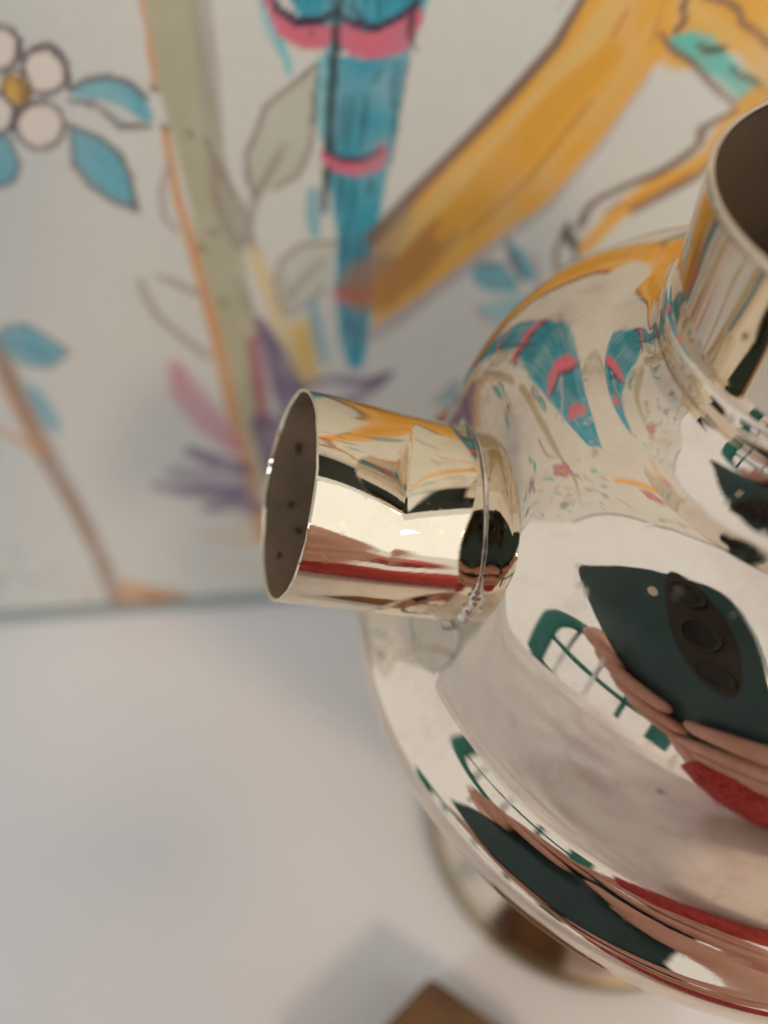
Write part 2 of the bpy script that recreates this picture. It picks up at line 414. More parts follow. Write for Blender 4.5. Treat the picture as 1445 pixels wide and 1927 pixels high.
MURAL = [   # (stroke or patch, paint, strength, edge softness, points along/up the wall [and brush radius])
    ('s', 'kh', 0.85, 0.0028, [(-0.134, 0.802, 0.0171), (-0.138, 0.741, 0.0195), (-0.136, 0.702, 0.0189), (-0.136, 0.634, 0.0179), (-0.14, 0.547, 0.0218), (-0.143, 0.469, 0.0216), (-0.145, 0.384, 0.0199), (-0.148, 0.283, 0.0167)]),
    ('s', 'lb', 0.7, 0.0057, [(-0.114, 0.798, 0.0065), (-0.118, 0.751, 0.0077), (-0.124, 0.697, 0.0075)]),
    ('s', 'orange', 0.8, 0.0018, [(-0.153, 0.8, 0.0018), (-0.156, 0.767, 0.0022), (-0.159, 0.736, 0.0027)]),
    ('s', 'orange', 0.95, 0.002, [(-0.16, 0.707, 0.0029), (-0.163, 0.65, 0.004), (-0.161, 0.595, 0.0052), (-0.16, 0.518, 0.0056), (-0.161, 0.394, 0.0076), (-0.16, 0.253, 0.0099), (-0.162, 0.161, 0.0099)]),
    ('s', 'brown', 0.8, 0.0016, [(-0.161, 0.709, 0.002), (-0.157, 0.705, 0.002)]),
    ('s', 'brown', 0.8, 0.0016, [(-0.162, 0.737, 0.002), (-0.158, 0.735, 0.002)]),
    ('p', 'gb', 0.85, 0.005, [(-0.13, 0.697), (-0.119, 0.664), (-0.106, 0.632), (-0.108, 0.601), (-0.124, 0.596), (-0.133, 0.619), (-0.136, 0.644)]),
    ('s', 'leaf', 0.5, 0.0044, [(-0.124, 0.657, 0.0044), (-0.116, 0.613, 0.0041)]),
    ('s', 'lo', 0.8, 0.0025, [(-0.131, 0.697, 0.0021), (-0.122, 0.671, 0.0021), (-0.117, 0.648, 0.0018)]),
    ('s', 'grn', 0.9, 0.0033, [(-0.142, 0.702, 0.0029), (-0.14, 0.7, 0.0021)]),
    ('s', 'grn', 0.9, 0.0037, [(-0.14, 0.617, 0.0032), (-0.138, 0.614, 0.0023)]),
    ('s', 'grn', 0.9, 0.0037, [(-0.154, 0.602, 0.0033), (-0.152, 0.599, 0.0023)]),
    ('s', 'grn', 0.9, 0.004, [(-0.146, 0.543, 0.0035), (-0.144, 0.54, 0.0025)]),
    ('s', 'cream', 0.9, 0.0038, [(-0.108, 0.596, 0.0066), (-0.097, 0.532, 0.0086), (-0.088, 0.464, 0.0087)]),
    ('s', 'lo', 0.6, 0.0048, [(-0.13, 0.57, 0.0029), (-0.119, 0.521, 0.0041), (-0.106, 0.459, 0.0049)]),
    ('p', 'yel', 0.95, 0.0041, [(-0.086, 0.512), (-0.062, 0.523), (-0.064, 0.432), (-0.087, 0.435)]),
    ('s', 'orange', 0.6, 0.0022, [(-0.101, 0.651, 0.0026), (-0.095, 0.658, 0.0017)]),
    ('p', 'leaf', 0.9, 0.0023, [(-0.038, 0.748), (-0.061, 0.732), (-0.081, 0.719), (-0.091, 0.699), (-0.101, 0.683), (-0.103, 0.661), (-0.099, 0.648), (-0.081, 0.653), (-0.062, 0.663), (-0.05, 0.684), (-0.044, 0.709), (-0.039, 0.736)]),
    ('s', 'lo', 0.95, 0.0019, [(-0.038, 0.748, 0.0019), (-0.061, 0.732, 0.002), (-0.081, 0.719, 0.002), (-0.091, 0.699, 0.0021), (-0.101, 0.683, 0.0021), (-0.103, 0.661, 0.0022), (-0.099, 0.648, 0.0022)]),
    ('s', 'lo', 0.7, 0.0026, [(-0.081, 0.653, 0.0026), (-0.062, 0.663, 0.0026), (-0.05, 0.684, 0.0025), (-0.044, 0.709, 0.0025), (-0.039, 0.736, 0.0024)]),
    ('s', 'ol', 0.9, 0.0016, [(-0.037, 0.747, 0.0016), (-0.042, 0.725, 0.0028), (-0.046, 0.705, 0.0016)]),
    ('s', 'lo', 0.7, 0.004, [(-0.099, 0.646, 0.0027), (-0.078, 0.677, 0.003), (-0.07, 0.69, 0.0013)]),
    ('s', 'gb', 0.6, 0.0035, [(-0.099, 0.646, 0.0044), (-0.108, 0.622, 0.0036), (-0.108, 0.596, 0.0028)]),
    ('p', 'leaf', 0.5, 0.0028, [(-0.032, 0.599), (-0.065, 0.599), (-0.085, 0.584), (-0.095, 0.562), (-0.092, 0.531), (-0.085, 0.523), (-0.066, 0.536), (-0.05, 0.55)]),
    ('s', 'lo', 0.9, 0.0024, [(-0.032, 0.599, 0.0019), (-0.065, 0.599, 0.0019), (-0.085, 0.584, 0.0019), (-0.095, 0.562, 0.002), (-0.092, 0.531, 0.002), (-0.085, 0.523, 0.002), (-0.066, 0.536, 0.002), (-0.05, 0.55, 0.002)]),
    ('s', 'lo', 0.8, 0.0025, [(-0.086, 0.536, 0.0015), (-0.071, 0.56, 0.0025), (-0.048, 0.582, 0.0014)]),
    ('s', 'lo', 0.7, 0.0024, [(-0.087, 0.567, 0.0015), (-0.083, 0.543, 0.002)]),
    ('s', 'lo', 0.75, 0.0039, [(-0.215, 0.57, 0.0034), (-0.214, 0.552, 0.0034), (-0.208, 0.529, 0.0035), (-0.189, 0.5, 0.0036), (-0.172, 0.477, 0.0037)]),
    ('s', 'lo', 0.75, 0.0034, [(-0.198, 0.575, 0.0019), (-0.184, 0.567, 0.0039), (-0.167, 0.554, 0.003)]),
    ('s', 'lil', 0.8, 0.0025, [(-0.163, 0.679, 0.0021), (-0.175, 0.656, 0.0031), (-0.178, 0.632, 0.0036), (-0.171, 0.62, 0.0027)]),
    ('p', 'wp', 1, 0.0019, [(-0.218, 0.752), (-0.221, 0.745), (-0.227, 0.74), (-0.234, 0.737), (-0.241, 0.736), (-0.247, 0.739), (-0.25, 0.744), (-0.25, 0.75), (-0.248, 0.757), (-0.243, 0.763), (-0.236, 0.767), (-0.229, 0.769), (-0.223, 0.768), (-0.219, 0.764), (-0.217, 0.758)]),
    ('s', 'ol', 0.95, 0.0015, [(-0.218, 0.752, 0.0019), (-0.221, 0.745, 0.0019), (-0.227, 0.74, 0.0019), (-0.234, 0.737, 0.002), (-0.241, 0.736, 0.002), (-0.247, 0.739, 0.0019), (-0.25, 0.744, 0.0019), (-0.25, 0.75, 0.0019), (-0.248, 0.757, 0.0019), (-0.243, 0.763, 0.0019), (-0.236, 0.767, 0.0019), (-0.229, 0.769, 0.0019), (-0.223, 0.768, 0.0019), (-0.219, 0.764, 0.0019), (-0.217, 0.758, 0.0019), (-0.218, 0.752, 0.0019)]),
    ('p', 'wp', 1, 0.002, [(-0.234, 0.713), (-0.238, 0.706), (-0.244, 0.7), (-0.252, 0.697), (-0.26, 0.696), (-0.266, 0.699), (-0.27, 0.705), (-0.271, 0.711), (-0.268, 0.719), (-0.262, 0.725), (-0.255, 0.729), (-0.247, 0.731), (-0.24, 0.73), (-0.235, 0.726), (-0.233, 0.72)]),
    ('s', 'ol', 0.95, 0.0016, [(-0.234, 0.713, 0.002), (-0.238, 0.706, 0.002), (-0.244, 0.7, 0.0021), (-0.252, 0.697, 0.0021), (-0.26, 0.696, 0.0021), (-0.266, 0.699, 0.0021), (-0.27, 0.705, 0.002), (-0.271, 0.711, 0.002), (-0.268, 0.719, 0.002), (-0.262, 0.725, 0.002), (-0.255, 0.729, 0.002), (-0.247, 0.731, 0.002), (-0.24, 0.73, 0.002), (-0.235, 0.726, 0.002), (-0.233, 0.72, 0.002), (-0.234, 0.713, 0.002)]),
    ('p', 'wp', 1, 0.0019, [(-0.247, 0.767), (-0.25, 0.762), (-0.255, 0.757), (-0.261, 0.754), (-0.267, 0.754), (-0.271, 0.756), (-0.274, 0.76), (-0.274, 0.766), (-0.271, 0.772), (-0.267, 0.777), (-0.261, 0.78), (-0.255, 0.782), (-0.25, 0.781), (-0.247, 0.778), (-0.245, 0.773)]),
    ('s', 'ol', 0.95, 0.0015, [(-0.247, 0.767, 0.0019), (-0.25, 0.762, 0.0019), (-0.255, 0.757, 0.0019), (-0.261, 0.754, 0.0019), (-0.267, 0.754, 0.0019), (-0.271, 0.756, 0.0019), (-0.274, 0.76, 0.0019), (-0.274, 0.766, 0.0019), (-0.271, 0.772, 0.0019), (-0.267, 0.777, 0.0018), (-0.261, 0.78, 0.0018), (-0.255, 0.782, 0.0018), (-0.25, 0.781, 0.0018), (-0.247, 0.778, 0.0018), (-0.245, 0.773, 0.0018), (-0.247, 0.767, 0.0019)]),
    ('p', 'wp', 1, 0.002, [(-0.267, 0.723), (-0.271, 0.717), (-0.276, 0.712), (-0.282, 0.709), (-0.287, 0.708), (-0.292, 0.711), (-0.294, 0.715), (-0.293, 0.721), (-0.29, 0.728), (-0.286, 0.733), (-0.28, 0.737), (-0.275, 0.739), (-0.27, 0.738), (-0.267, 0.735), (-0.266, 0.729)]),
    ('s', 'ol', 0.95, 0.0016, [(-0.267, 0.723, 0.002), (-0.271, 0.717, 0.002), (-0.276, 0.712, 0.002), (-0.282, 0.709, 0.002), (-0.287, 0.708, 0.002), (-0.292, 0.711, 0.002), (-0.294, 0.715, 0.002), (-0.293, 0.721, 0.002), (-0.29, 0.728, 0.002), (-0.286, 0.733, 0.002), (-0.28, 0.737, 0.0019), (-0.275, 0.739, 0.0019), (-0.27, 0.738, 0.0019), (-0.267, 0.735, 0.002), (-0.266, 0.729, 0.002), (-0.267, 0.723, 0.002)]),
    ('s', 'ol', 1, 0.0015, [(-0.238, 0.766, 0.0011), (-0.225, 0.768, 0.003), (-0.218, 0.756, 0.0027), (-0.221, 0.738, 0.0019)]),
    ('s', 'ol', 1, 0.0015, [(-0.247, 0.782, 0.0011), (-0.244, 0.773, 0.0026), (-0.247, 0.763, 0.0019)]),
    ('s', 'oc', 1, 0.0015, [(-0.259, 0.741, 0.0101), (-0.258, 0.739, 0.0093)]),
    ('s', 'ol', 0.8, 0.0016, [(-0.248, 0.741, 0.0012), (-0.251, 0.735, 0.0012), (-0.256, 0.731, 0.0012), (-0.262, 0.729, 0.0012), (-0.266, 0.73, 0.0012), (-0.269, 0.733, 0.0012), (-0.269, 0.739, 0.0012), (-0.267, 0.744, 0.0012), (-0.263, 0.749, 0.0011), (-0.257, 0.752, 0.0011), (-0.252, 0.753, 0.0011), (-0.248, 0.751, 0.0011), (-0.247, 0.746, 0.0012), (-0.248, 0.741, 0.0012)]),
    ('s', 'ol', 0.8, 0.0019, [(-0.255, 0.747, 0.0023), (-0.252, 0.74, 0.0019), (-0.257, 0.734, 0.0016)]),
    ('s', 'tgold', 0.8, 0.0016, [(-0.265, 0.738, 0.0023), (-0.264, 0.735, 0.0023)]),
    ('p', 'teal', 0.95, 0.0023, [(-0.22, 0.739), (-0.206, 0.745), (-0.19, 0.746), (-0.176, 0.741), (-0.168, 0.73), (-0.166, 0.714), (-0.174, 0.712), (-0.186, 0.723), (-0.201, 0.73), (-0.218, 0.732)]),
    ('s', 'ol', 0.95, 0.0016, [(-0.22, 0.739, 0.0019), (-0.206, 0.745, 0.0019), (-0.19, 0.746, 0.0019), (-0.176, 0.741, 0.0019), (-0.168, 0.73, 0.002)]),
    ('s', 'ol', 0.9, 0.0016, [(-0.224, 0.731, 0.0016), (-0.204, 0.726, 0.0028), (-0.193, 0.71, 0.0024), (-0.17, 0.709, 0.0016)]),
    ('s', 'lteal', 0.5, 0.0023, [(-0.215, 0.737, 0.002), (-0.195, 0.737, 0.0027), (-0.179, 0.726, 0.0024)]),
    ('s', 'bgrey', 0.7, 0.0024, [(-0.203, 0.725, 0.0016), (-0.188, 0.715, 0.0024)]),
    ('p', 'teal', 0.95, 0.0024, [(-0.23, 0.713), (-0.21, 0.702), (-0.199, 0.689), (-0.196, 0.671), (-0.199, 0.641), (-0.215, 0.649), (-0.23, 0.664), (-0.237, 0.682)]),
    ('s', 'ol', 0.85, 0.002, [(-0.23, 0.713, 0.002), (-0.21, 0.702, 0.002), (-0.199, 0.689, 0.0021), (-0.196, 0.671, 0.0021), (-0.199, 0.641, 0.0022)]),
    ('s', 'ol', 0.8, 0.0027, [(-0.199, 0.641, 0.0027), (-0.215, 0.649, 0.0026), (-0.23, 0.664, 0.0026), (-0.237, 0.682, 0.0025)]),
    ('s', 'ol', 0.6, 0.002, [(-0.23, 0.711, 0.0016), (-0.237, 0.682, 0.0025)]),
    ('s', 'lteal', 0.5, 0.0033, [(-0.226, 0.69, 0.0025), (-0.211, 0.663, 0.003)]),
    ('p', 'teal', 0.95, 0.0024, [(-0.29, 0.714), (-0.278, 0.705), (-0.278, 0.685), (-0.287, 0.672), (-0.301, 0.667), (-0.309, 0.669)]),
    ('s', 'ol', 0.7, 0.002, [(-0.29, 0.714, 0.0016), (-0.278, 0.705, 0.0016), (-0.278, 0.685, 0.0017), (-0.287, 0.672, 0.0017), (-0.301, 0.667, 0.0017), (-0.309, 0.669, 0.0017), (-0.29, 0.714, 0.0016)]),
    ('p', 'teal', 0.9, 0.0051, [(-0.371, 0.512), (-0.353, 0.53), (-0.332, 0.531), (-0.315, 0.51), (-0.304, 0.495), (-0.329, 0.477), (-0.352, 0.481), (-0.364, 0.496)]),
    ('s', 'ol', 0.5, 0.0046, [(-0.371, 0.512, 0.002), (-0.353, 0.53, 0.002), (-0.332, 0.531, 0.002), (-0.315, 0.51, 0.0021), (-0.304, 0.495, 0.0021), (-0.329, 0.477, 0.0021), (-0.352, 0.481, 0.0021), (-0.364, 0.496, 0.0021), (-0.371, 0.512, 0.002)]),
    ('s', 'dteal', 0.5, 0.0046, [(-0.357, 0.514, 0.0026), (-0.339, 0.499, 0.0026), (-0.321, 0.494, 0.0016)]),
    ('p', 'teal', 0.85, 0.0065, [(-0.361, 0.462), (-0.351, 0.447), (-0.345, 0.403), (-0.354, 0.38), (-0.365, 0.394), (-0.368, 0.425)]),
    ('s', 'branch', 0.95, 0.005, [(-0.373, 0.528, 0.0085), (-0.372, 0.481, 0.009), (-0.378, 0.398, 0.0103), (-0.381, 0.35, 0.0114), (-0.38, 0.256, 0.0098), (-0.384, 0.139, 0.0108), (-0.398, 0.005, 0.0111)]),
    ('s', 'orange', 0.6, 0.0046, [(-0.383, 0.516, 0.0031), (-0.386, 0.407, 0.004), (-0.382, 0.355, 0.006)]),
    ('s', 'orange', 0.7, 0.0051, [(-0.421, 0.402, 0.0046), (-0.398, 0.374, 0.0059), (-0.385, 0.355, 0.006)]),
    ('s', 'lil', 0.5, 0.0044, [(-0.366, 0.444, 0.0038), (-0.369, 0.326, 0.0043), (-0.372, 0.199, 0.0041)]),
    ('p', 'orange', 0.95, 0.0075, [(-0.374, 0.086), (-0.347, 0.062), (-0.307, 0.039), (-0.281, 0.008), (-0.341, -0.005), (-0.402, -0.003)]),
    ('s', 'bgold', 0.8, 0.007, [(-0.342, 0.023, 0.0078), (-0.298, 0.011, 0.0063)]),
    ('s', 'brown', 0.6, 0.0061, [(-0.341, 0.057, 0.0031), (-0.294, 0.031, 0.0031)]),
    ('s', 'bgrey', 0.5, 0.0059, [(-0.487, 0.097, 0.0037), (-0.496, 0.095, 0.0037)]),
    ('s', 'orange', 0.5, 0.0056, [(-0.542, 0.166, 0.0035), (-0.541, 0.172, 0.0035)]),
    ('s', 'teal', 0.5, 0.0059, [(-0.499, 0.107, 0.0037), (-0.502, 0.106, 0.0037)]),
    ('s', 'orange', 0.5, 0.006, [(-0.431, 0.082, 0.0037), (-0.436, 0.082, 0.0037)]),
    ('s', 'orange', 0.5, 0.0059, [(-0.528, 0.105, 0.0037), (-0.533, 0.105, 0.0037)]),
    ('s', 'bgrey', 0.5, 0.006, [(-0.459, 0.078, 0.0037), (-0.465, 0.079, 0.0037)]),
    ('s', 'orange', 0.5, 0.0061, [(-0.437, 0.052, 0.0038), (-0.443, 0.044, 0.0038)]),
    ('s', 'bgrey', 0.5, 0.0057, [(-0.497, 0.137, 0.0036), (-0.495, 0.134, 0.0036)]),
    ('s', 'teal', 0.5, 0.0056, [(-0.493, 0.162, 0.0035), (-0.494, 0.156, 0.0035)]),
    ('s', 'orange', 0.5, 0.0059, [(-0.468, 0.101, 0.0037), (-0.472, 0.104, 0.0037)]),
    ('s', 'bgrey', 0.5, 0.0056, [(-0.478, 0.163, 0.0035), (-0.489, 0.156, 0.0035)]),
    ('s', 'bgrey', 0.5, 0.0058, [(-0.452, 0.128, 0.0036), (-0.45, 0.121, 0.0036)]),
    ('s', 'bgrey', 0.5, 0.0059, [(-0.463, 0.097, 0.0037), (-0.457, 0.094, 0.0037)]),
    ('s', 'bgrey', 0.5, 0.006, [(-0.494, 0.082, 0.0037), (-0.493, 0.089, 0.0037)]),
    ('s', 'lpur', 0.5, 0.006, [(-0.55, 0.069, 0.0038), (-0.561, 0.068, 0.0038)]),
    ('s', 'lpur', 0.5, 0.0057, [(-0.558, 0.135, 0.0036), (-0.554, 0.141, 0.0036)]),
    ('s', 'teal', 0.5, 0.0056, [(-0.535, 0.171, 0.0035), (-0.528, 0.164, 0.0035)]),
    ('s', 'bgrey', 0.5, 0.0058, [(-0.558, 0.113, 0.0036), (-0.56, 0.107, 0.0037)]),
    ('s', 'bgrey', 0.5, 0.006, [(-0.544, 0.074, 0.0037), (-0.547, 0.064, 0.0038)]),
    ('s', 'teal', 0.5, 0.006, [(-0.46, 0.067, 0.0038), (-0.457, 0.067, 0.0038)]),
    ('s', 'teal', 0.5, 0.0059, [(-0.545, 0.103, 0.0037), (-0.538, 0.094, 0.0037)]),
    ('s', 'bgrey', 0.5, 0.0057, [(-0.531, 0.136, 0.0036), (-0.536, 0.126, 0.0036)]),
    ('s', 'bgrey', 0.5, 0.0058, [(-0.439, 0.121, 0.0036), (-0.44, 0.118, 0.0036)]),
    ('s', 'teal', 0.5, 0.0058, [(-0.515, 0.115, 0.0036), (-0.51, 0.119, 0.0036)]),
    ('s', 'lpur', 0.5, 0.0059, [(-0.542, 0.102, 0.0037), (-0.537, 0.092, 0.0037)]),
    ('s', 'teal', 0.5, 0.006, [(-0.567, 0.068, 0.0038), (-0.566, 0.075, 0.0037)]),
    ('s', 'teal', 0.5, 0.0055, [(-0.531, 0.185, 0.0034), (-0.54, 0.178, 0.0035)]),
    ('s', 'lpur', 0.5, 0.0061, [(-0.427, 0.048, 0.0038), (-0.426, 0.037, 0.0039)]),
    ('s', 'teal', 0.5, 0.0055, [(-0.488, 0.182, 0.0035), (-0.486, 0.174, 0.0035)]),
    ('s', 'orange', 0.5, 0.0058, [(-0.518, 0.122, 0.0036), (-0.523, 0.116, 0.0036)]),
    ('s', 'orange', 0.5, 0.0056, [(-0.531, 0.156, 0.0035), (-0.538, 0.148, 0.0035)]),
    ('s', 'bgrey', 0.5, 0.0059, [(-0.495, 0.099, 0.0037), (-0.485, 0.099, 0.0037)]),
    ('s', 'orange', 0.5, 0.0056, [(-0.517, 0.163, 0.0035), (-0.519, 0.169, 0.0035)]),
    ('s', 'teal', 0.5, 0.0059, [(-0.529, 0.102, 0.0037), (-0.526, 0.092, 0.0037)]),
    ('s', 'lpur', 0.5, 0.0056, [(-0.533, 0.168, 0.0035), (-0.529, 0.162, 0.0035)]),
    ('s', 'lpur', 0.5, 0.0058, [(-0.501, 0.108, 0.0037), (-0.495, 0.105, 0.0037)]),
    ('s', 'orange', 0.5, 0.006, [(-0.422, 0.083, 0.0037), (-0.414, 0.075, 0.0038)]),
    ('s', 'ppink', 0.75, 0.0097, [(-0.207, 0.467, 0.0076), (-0.204, 0.43, 0.0168), (-0.189, 0.384, 0.0176), (-0.17, 0.342, 0.011)]),
    ('s', 'lpur', 0.7, 0.0138, [(-0.243, 0.303, 0.0138), (-0.206, 0.284, 0.0218), (-0.17, 0.264, 0.0156)]),
    ('s', 'pur', 0.8, 0.0098, [(-0.219, 0.338, 0.0085), (-0.198, 0.321, 0.0124), (-0.168, 0.3, 0.0139)]),
    ('s', 'pur', 0.8, 0.009, [(-0.272, 0.282, 0.0064), (-0.241, 0.267, 0.0104), (-0.178, 0.257, 0.0131)]),
    ('s', 'pur', 0.8, 0.0094, [(-0.219, 0.232, 0.0107), (-0.188, 0.24, 0.0146), (-0.163, 0.226, 0.0135)]),
    ('s', 'tgold', 0.6, 0.0084, [(-0.242, 0.177, 0.0056), (-0.208, 0.164, 0.0085), (-0.175, 0.15, 0.0071)]),
    ('s', 'tgold', 0.5, 0.0104, [(-0.227, 0.098, 0.0059), (-0.17, 0.081, 0.0068)]),
    ('s', 'oc', 0.7, 0.0062, [(-0.187, 0.194, 0.0062), (-0.179, 0.202, 0.0041)]),
    ('s', 'pur', 0.9, 0.0067, [(-0.115, 0.517, 0.0046), (-0.106, 0.48, 0.0118), (-0.097, 0.424, 0.017), (-0.094, 0.37, 0.0155)]),
    ('s', 'redp', 0.8, 0.0074, [(-0.124, 0.495, 0.0063), (-0.127, 0.438, 0.0084), (-0.129, 0.374, 0.0089)]),
    ('s', 'lpur', 0.9, 0.0032, [(-0.115, 0.488, 0.0026), (-0.116, 0.459, 0.0033)]),
    ('s', 'pur', 0.9, 0.0071, [(-0.129, 0.374, 0.0178), (-0.12, 0.3, 0.0215)]),
    ('s', 'pur', 0.9, 0.004, [(-0.088, 0.423, 0.0045), (-0.053, 0.438, 0.005), (-0.014, 0.427, 0.0079), (0.011, 0.438, 0.0045)]),
    ('s', 'pur', 0.8, 0.0047, [(-0.068, 0.393, 0.0047), (-0.027, 0.404, 0.0069), (0.003, 0.427, 0.0045)]),
    ('s', 'lpur', 0.7, 0.0034, [(-0.06, 0.421, 0.0034), (-0.02, 0.415, 0.0034)]),
    ('s', 'redp', 0.7, 0.007, [(-0.083, 0.395, 0.0081), (-0.047, 0.366, 0.0096)]),
    ('s', 'gb', 0.6, 0.0082, [(0.061, 0.39, 0.0059), (0.083, 0.412, 0.0115), (0.101, 0.406, 0.0093)]),
    ('s', 'teal', 0.7, 0.007, [(0.07, 0.393, 0.0059), (0.085, 0.408, 0.0093), (0.1, 0.386, 0.0094)]),
    ('p', 'teal2', 1, 0.0014, [(-0.051, 0.837), (0.045, 0.833), (0.043, 0.804), (0.039, 0.775), (0.028, 0.751), (-0.033, 0.756), (-0.044, 0.769), (-0.054, 0.789)]),
    ('s', 'dteal', 0.7, 0.0017, [(-0.044, 0.834, 0.0017), (-0.048, 0.802, 0.0014), (-0.051, 0.787, 0.0007)]),
    ('s', 'dteal', 0.7, 0.0017, [(-0.037, 0.834, 0.0017), (-0.041, 0.801, 0.0014), (-0.043, 0.779, 0.0007)]),
    ('s', 'dteal', 0.7, 0.0017, [(-0.029, 0.833, 0.0017), (-0.032, 0.801, 0.0014), (-0.034, 0.782, 0.0007)]),
    ('s', 'dteal', 0.7, 0.0017, [(-0.022, 0.833, 0.0017), (-0.025, 0.801, 0.0014), (-0.027, 0.779, 0.0007)]),
    ('s', 'dteal', 0.7, 0.0017, [(-0.014, 0.833, 0.0017), (-0.014, 0.8, 0.0014), (-0.019, 0.777, 0.0007)]),
    ('s', 'dteal', 0.7, 0.0017, [(-0.007, 0.833, 0.0017), (-0.009, 0.8, 0.0014), (-0.011, 0.784, 0.0007)]),
    ('s', 'dteal', 0.7, 0.0017, [(0.001, 0.832, 0.0017), (-0.001, 0.8, 0.0014), (-0.004, 0.776, 0.0007)]),
    ('s', 'dteal', 0.7, 0.0017, [(0.008, 0.832, 0.0017), (0.007, 0.799, 0.0014), (0.007, 0.775, 0.0007)]),
    ('s', 'dteal', 0.7, 0.0017, [(0.016, 0.832, 0.0017), (0.014, 0.799, 0.0014), (0.014, 0.781, 0.0007)]),
    ('s', 'dteal', 0.7, 0.0017, [(0.024, 0.831, 0.0017), (0.025, 0.799, 0.0014), (0.023, 0.778, 0.0007)]),
    ('s', 'dteal', 0.7, 0.0017, [(0.031, 0.831, 0.0017), (0.029, 0.798, 0.0014), (0.029, 0.782, 0.0007)]),
    ('s', 'lteal', 0.8, 0.0022, [(-0.073, 0.796, 0.0036), (-0.069, 0.773, 0.0045), (-0.059, 0.745, 0.0019)]),
    ('s', 'lteal', 0.7, 0.0019, [(-0.063, 0.763, 0.003), (-0.06, 0.741, 0.002)]),
    ('p', 'pink', 1, 0.0014, [(-0.075, 0.797), (-0.07, 0.782), (-0.066, 0.768), (-0.052, 0.759), (-0.037, 0.756), (-0.024, 0.762), (-0.014, 0.751), (0.009, 0.747), (0.028, 0.754), (0.038, 0.772), (0.036, 0.784), (0.017, 0.771), (-0.002, 0.766), (-0.015, 0.774), (-0.028, 0.772), (-0.051, 0.772), (-0.064, 0.786), (-0.067, 0.796)]),
    ('s', 'navy', 1, 0.0018, [(-0.067, 0.796, 0.0018), (-0.063, 0.784, 0.0029), (-0.05, 0.775, 0.0034), (-0.036, 0.775, 0.003), (-0.022, 0.781, 0.0026)]),
    ('s', 'navy', 1, 0.0019, [(-0.02, 0.778, 0.0022), (-0.01, 0.772, 0.003), (0.005, 0.769, 0.0026), (0.023, 0.776, 0.0026), (0.035, 0.785, 0.0018)]),
    ('s', 'navy', 0.7, 0.0015, [(-0.041, 0.769, 0.0011), (-0.043, 0.764, 0.0008)]),
    ('s', 'navy', 0.8, 0.0015, [(-0.013, 0.784, 0.0015), (-0.002, 0.772, 0.0015)]),
    ('p', 'teal2', 1, 0.0015, [(-0.033, 0.754), (-0.003, 0.749), (0.028, 0.751), (0.023, 0.722), (0.019, 0.693), (0.014, 0.672), (0.008, 0.645), (-0.0, 0.6), (-0.005, 0.537), (-0.01, 0.486), (-0.019, 0.447), (-0.031, 0.448), (-0.039, 0.488), (-0.04, 0.54), (-0.034, 0.602), (-0.037, 0.647), (-0.039, 0.675), (-0.039, 0.709)]),
    ('s', 'lteal', 0.8, 0.0019, [(-0.036, 0.751, 0.0023), (-0.04, 0.717, 0.0036), (-0.041, 0.693, 0.0021)]),
    ('s', 'dteal', 0.85, 0.0019, [(-0.025, 0.752, 0.0008), (-0.029, 0.725, 0.0024), (-0.032, 0.696, 0.0008)]),
    ('s', 'dteal', 0.85, 0.002, [(-0.02, 0.724, 0.0008), (-0.023, 0.706, 0.0025), (-0.026, 0.687, 0.0008)]),
    ('s', 'dteal', 0.85, 0.002, [(-0.012, 0.727, 0.0008), (-0.017, 0.705, 0.0021), (-0.021, 0.681, 0.0009)]),
    ('s', 'dteal', 0.85, 0.002, [(-0.004, 0.725, 0.0008), (-0.007, 0.703, 0.0025), (-0.011, 0.68, 0.0009)]),
    ('s', 'dteal', 0.85, 0.002, [(0.019, 0.745, 0.0008), (0.017, 0.73, 0.002), (0.016, 0.714, 0.0008)]),
    ('s', 'dteal', 0.85, 0.002, [(0.007, 0.741, 0.0008), (0.004, 0.736, 0.0016), (0.001, 0.731, 0.0008)]),
    ('s', 'dteal', 0.85, 0.0022, [(-0.028, 0.665, 0.0009), (-0.028, 0.647, 0.0031), (-0.029, 0.627, 0.0009)]),
    ('s', 'dteal', 0.85, 0.0022, [(-0.016, 0.66, 0.0009), (-0.019, 0.637, 0.0022), (-0.022, 0.612, 0.0009)]),
    ('s', 'dteal', 0.85, 0.0022, [(-0.002, 0.659, 0.0009), (-0.003, 0.65, 0.0031), (-0.004, 0.641, 0.0009)]),
    ('s', 'dteal', 0.85, 0.0023, [(-0.026, 0.617, 0.0009), (-0.028, 0.591, 0.0033), (-0.03, 0.563, 0.001)]),
    ('s', 'dteal', 0.85, 0.0023, [(-0.015, 0.611, 0.0009), (-0.018, 0.585, 0.0033), (-0.021, 0.556, 0.001)]),
    ('s', 'dteal', 0.85, 0.0023, [(-0.008, 0.606, 0.0009), (-0.009, 0.584, 0.0024), (-0.01, 0.562, 0.001)]),
    ('s', 'dteal', 0.85, 0.0026, [(-0.029, 0.527, 0.001), (-0.029, 0.504, 0.0037), (-0.029, 0.48, 0.0011)]),
    ('s', 'dteal', 0.85, 0.0026, [(-0.016, 0.526, 0.001), (-0.018, 0.5, 0.0032), (-0.02, 0.473, 0.0011)]),
    ('s', 'blk', 1, 0.0014, [(-0.016, 0.806, 0.0021), (-0.022, 0.781, 0.003), (-0.025, 0.758, 0.0031), (-0.032, 0.717, 0.0036), (-0.036, 0.675, 0.0039), (-0.041, 0.648, 0.0031), (-0.043, 0.628, 0.0018)]),
    ('s', 'blk', 0.85, 0.0018, [(0.033, 0.785, 0.0022), (0.028, 0.766, 0.0027), (0.033, 0.753, 0.0012)]),
    ('s', 'dteal', 0.6, 0.0019, [(0.028, 0.748, 0.0019), (0.018, 0.702, 0.0025), (0.014, 0.668, 0.0017)]),
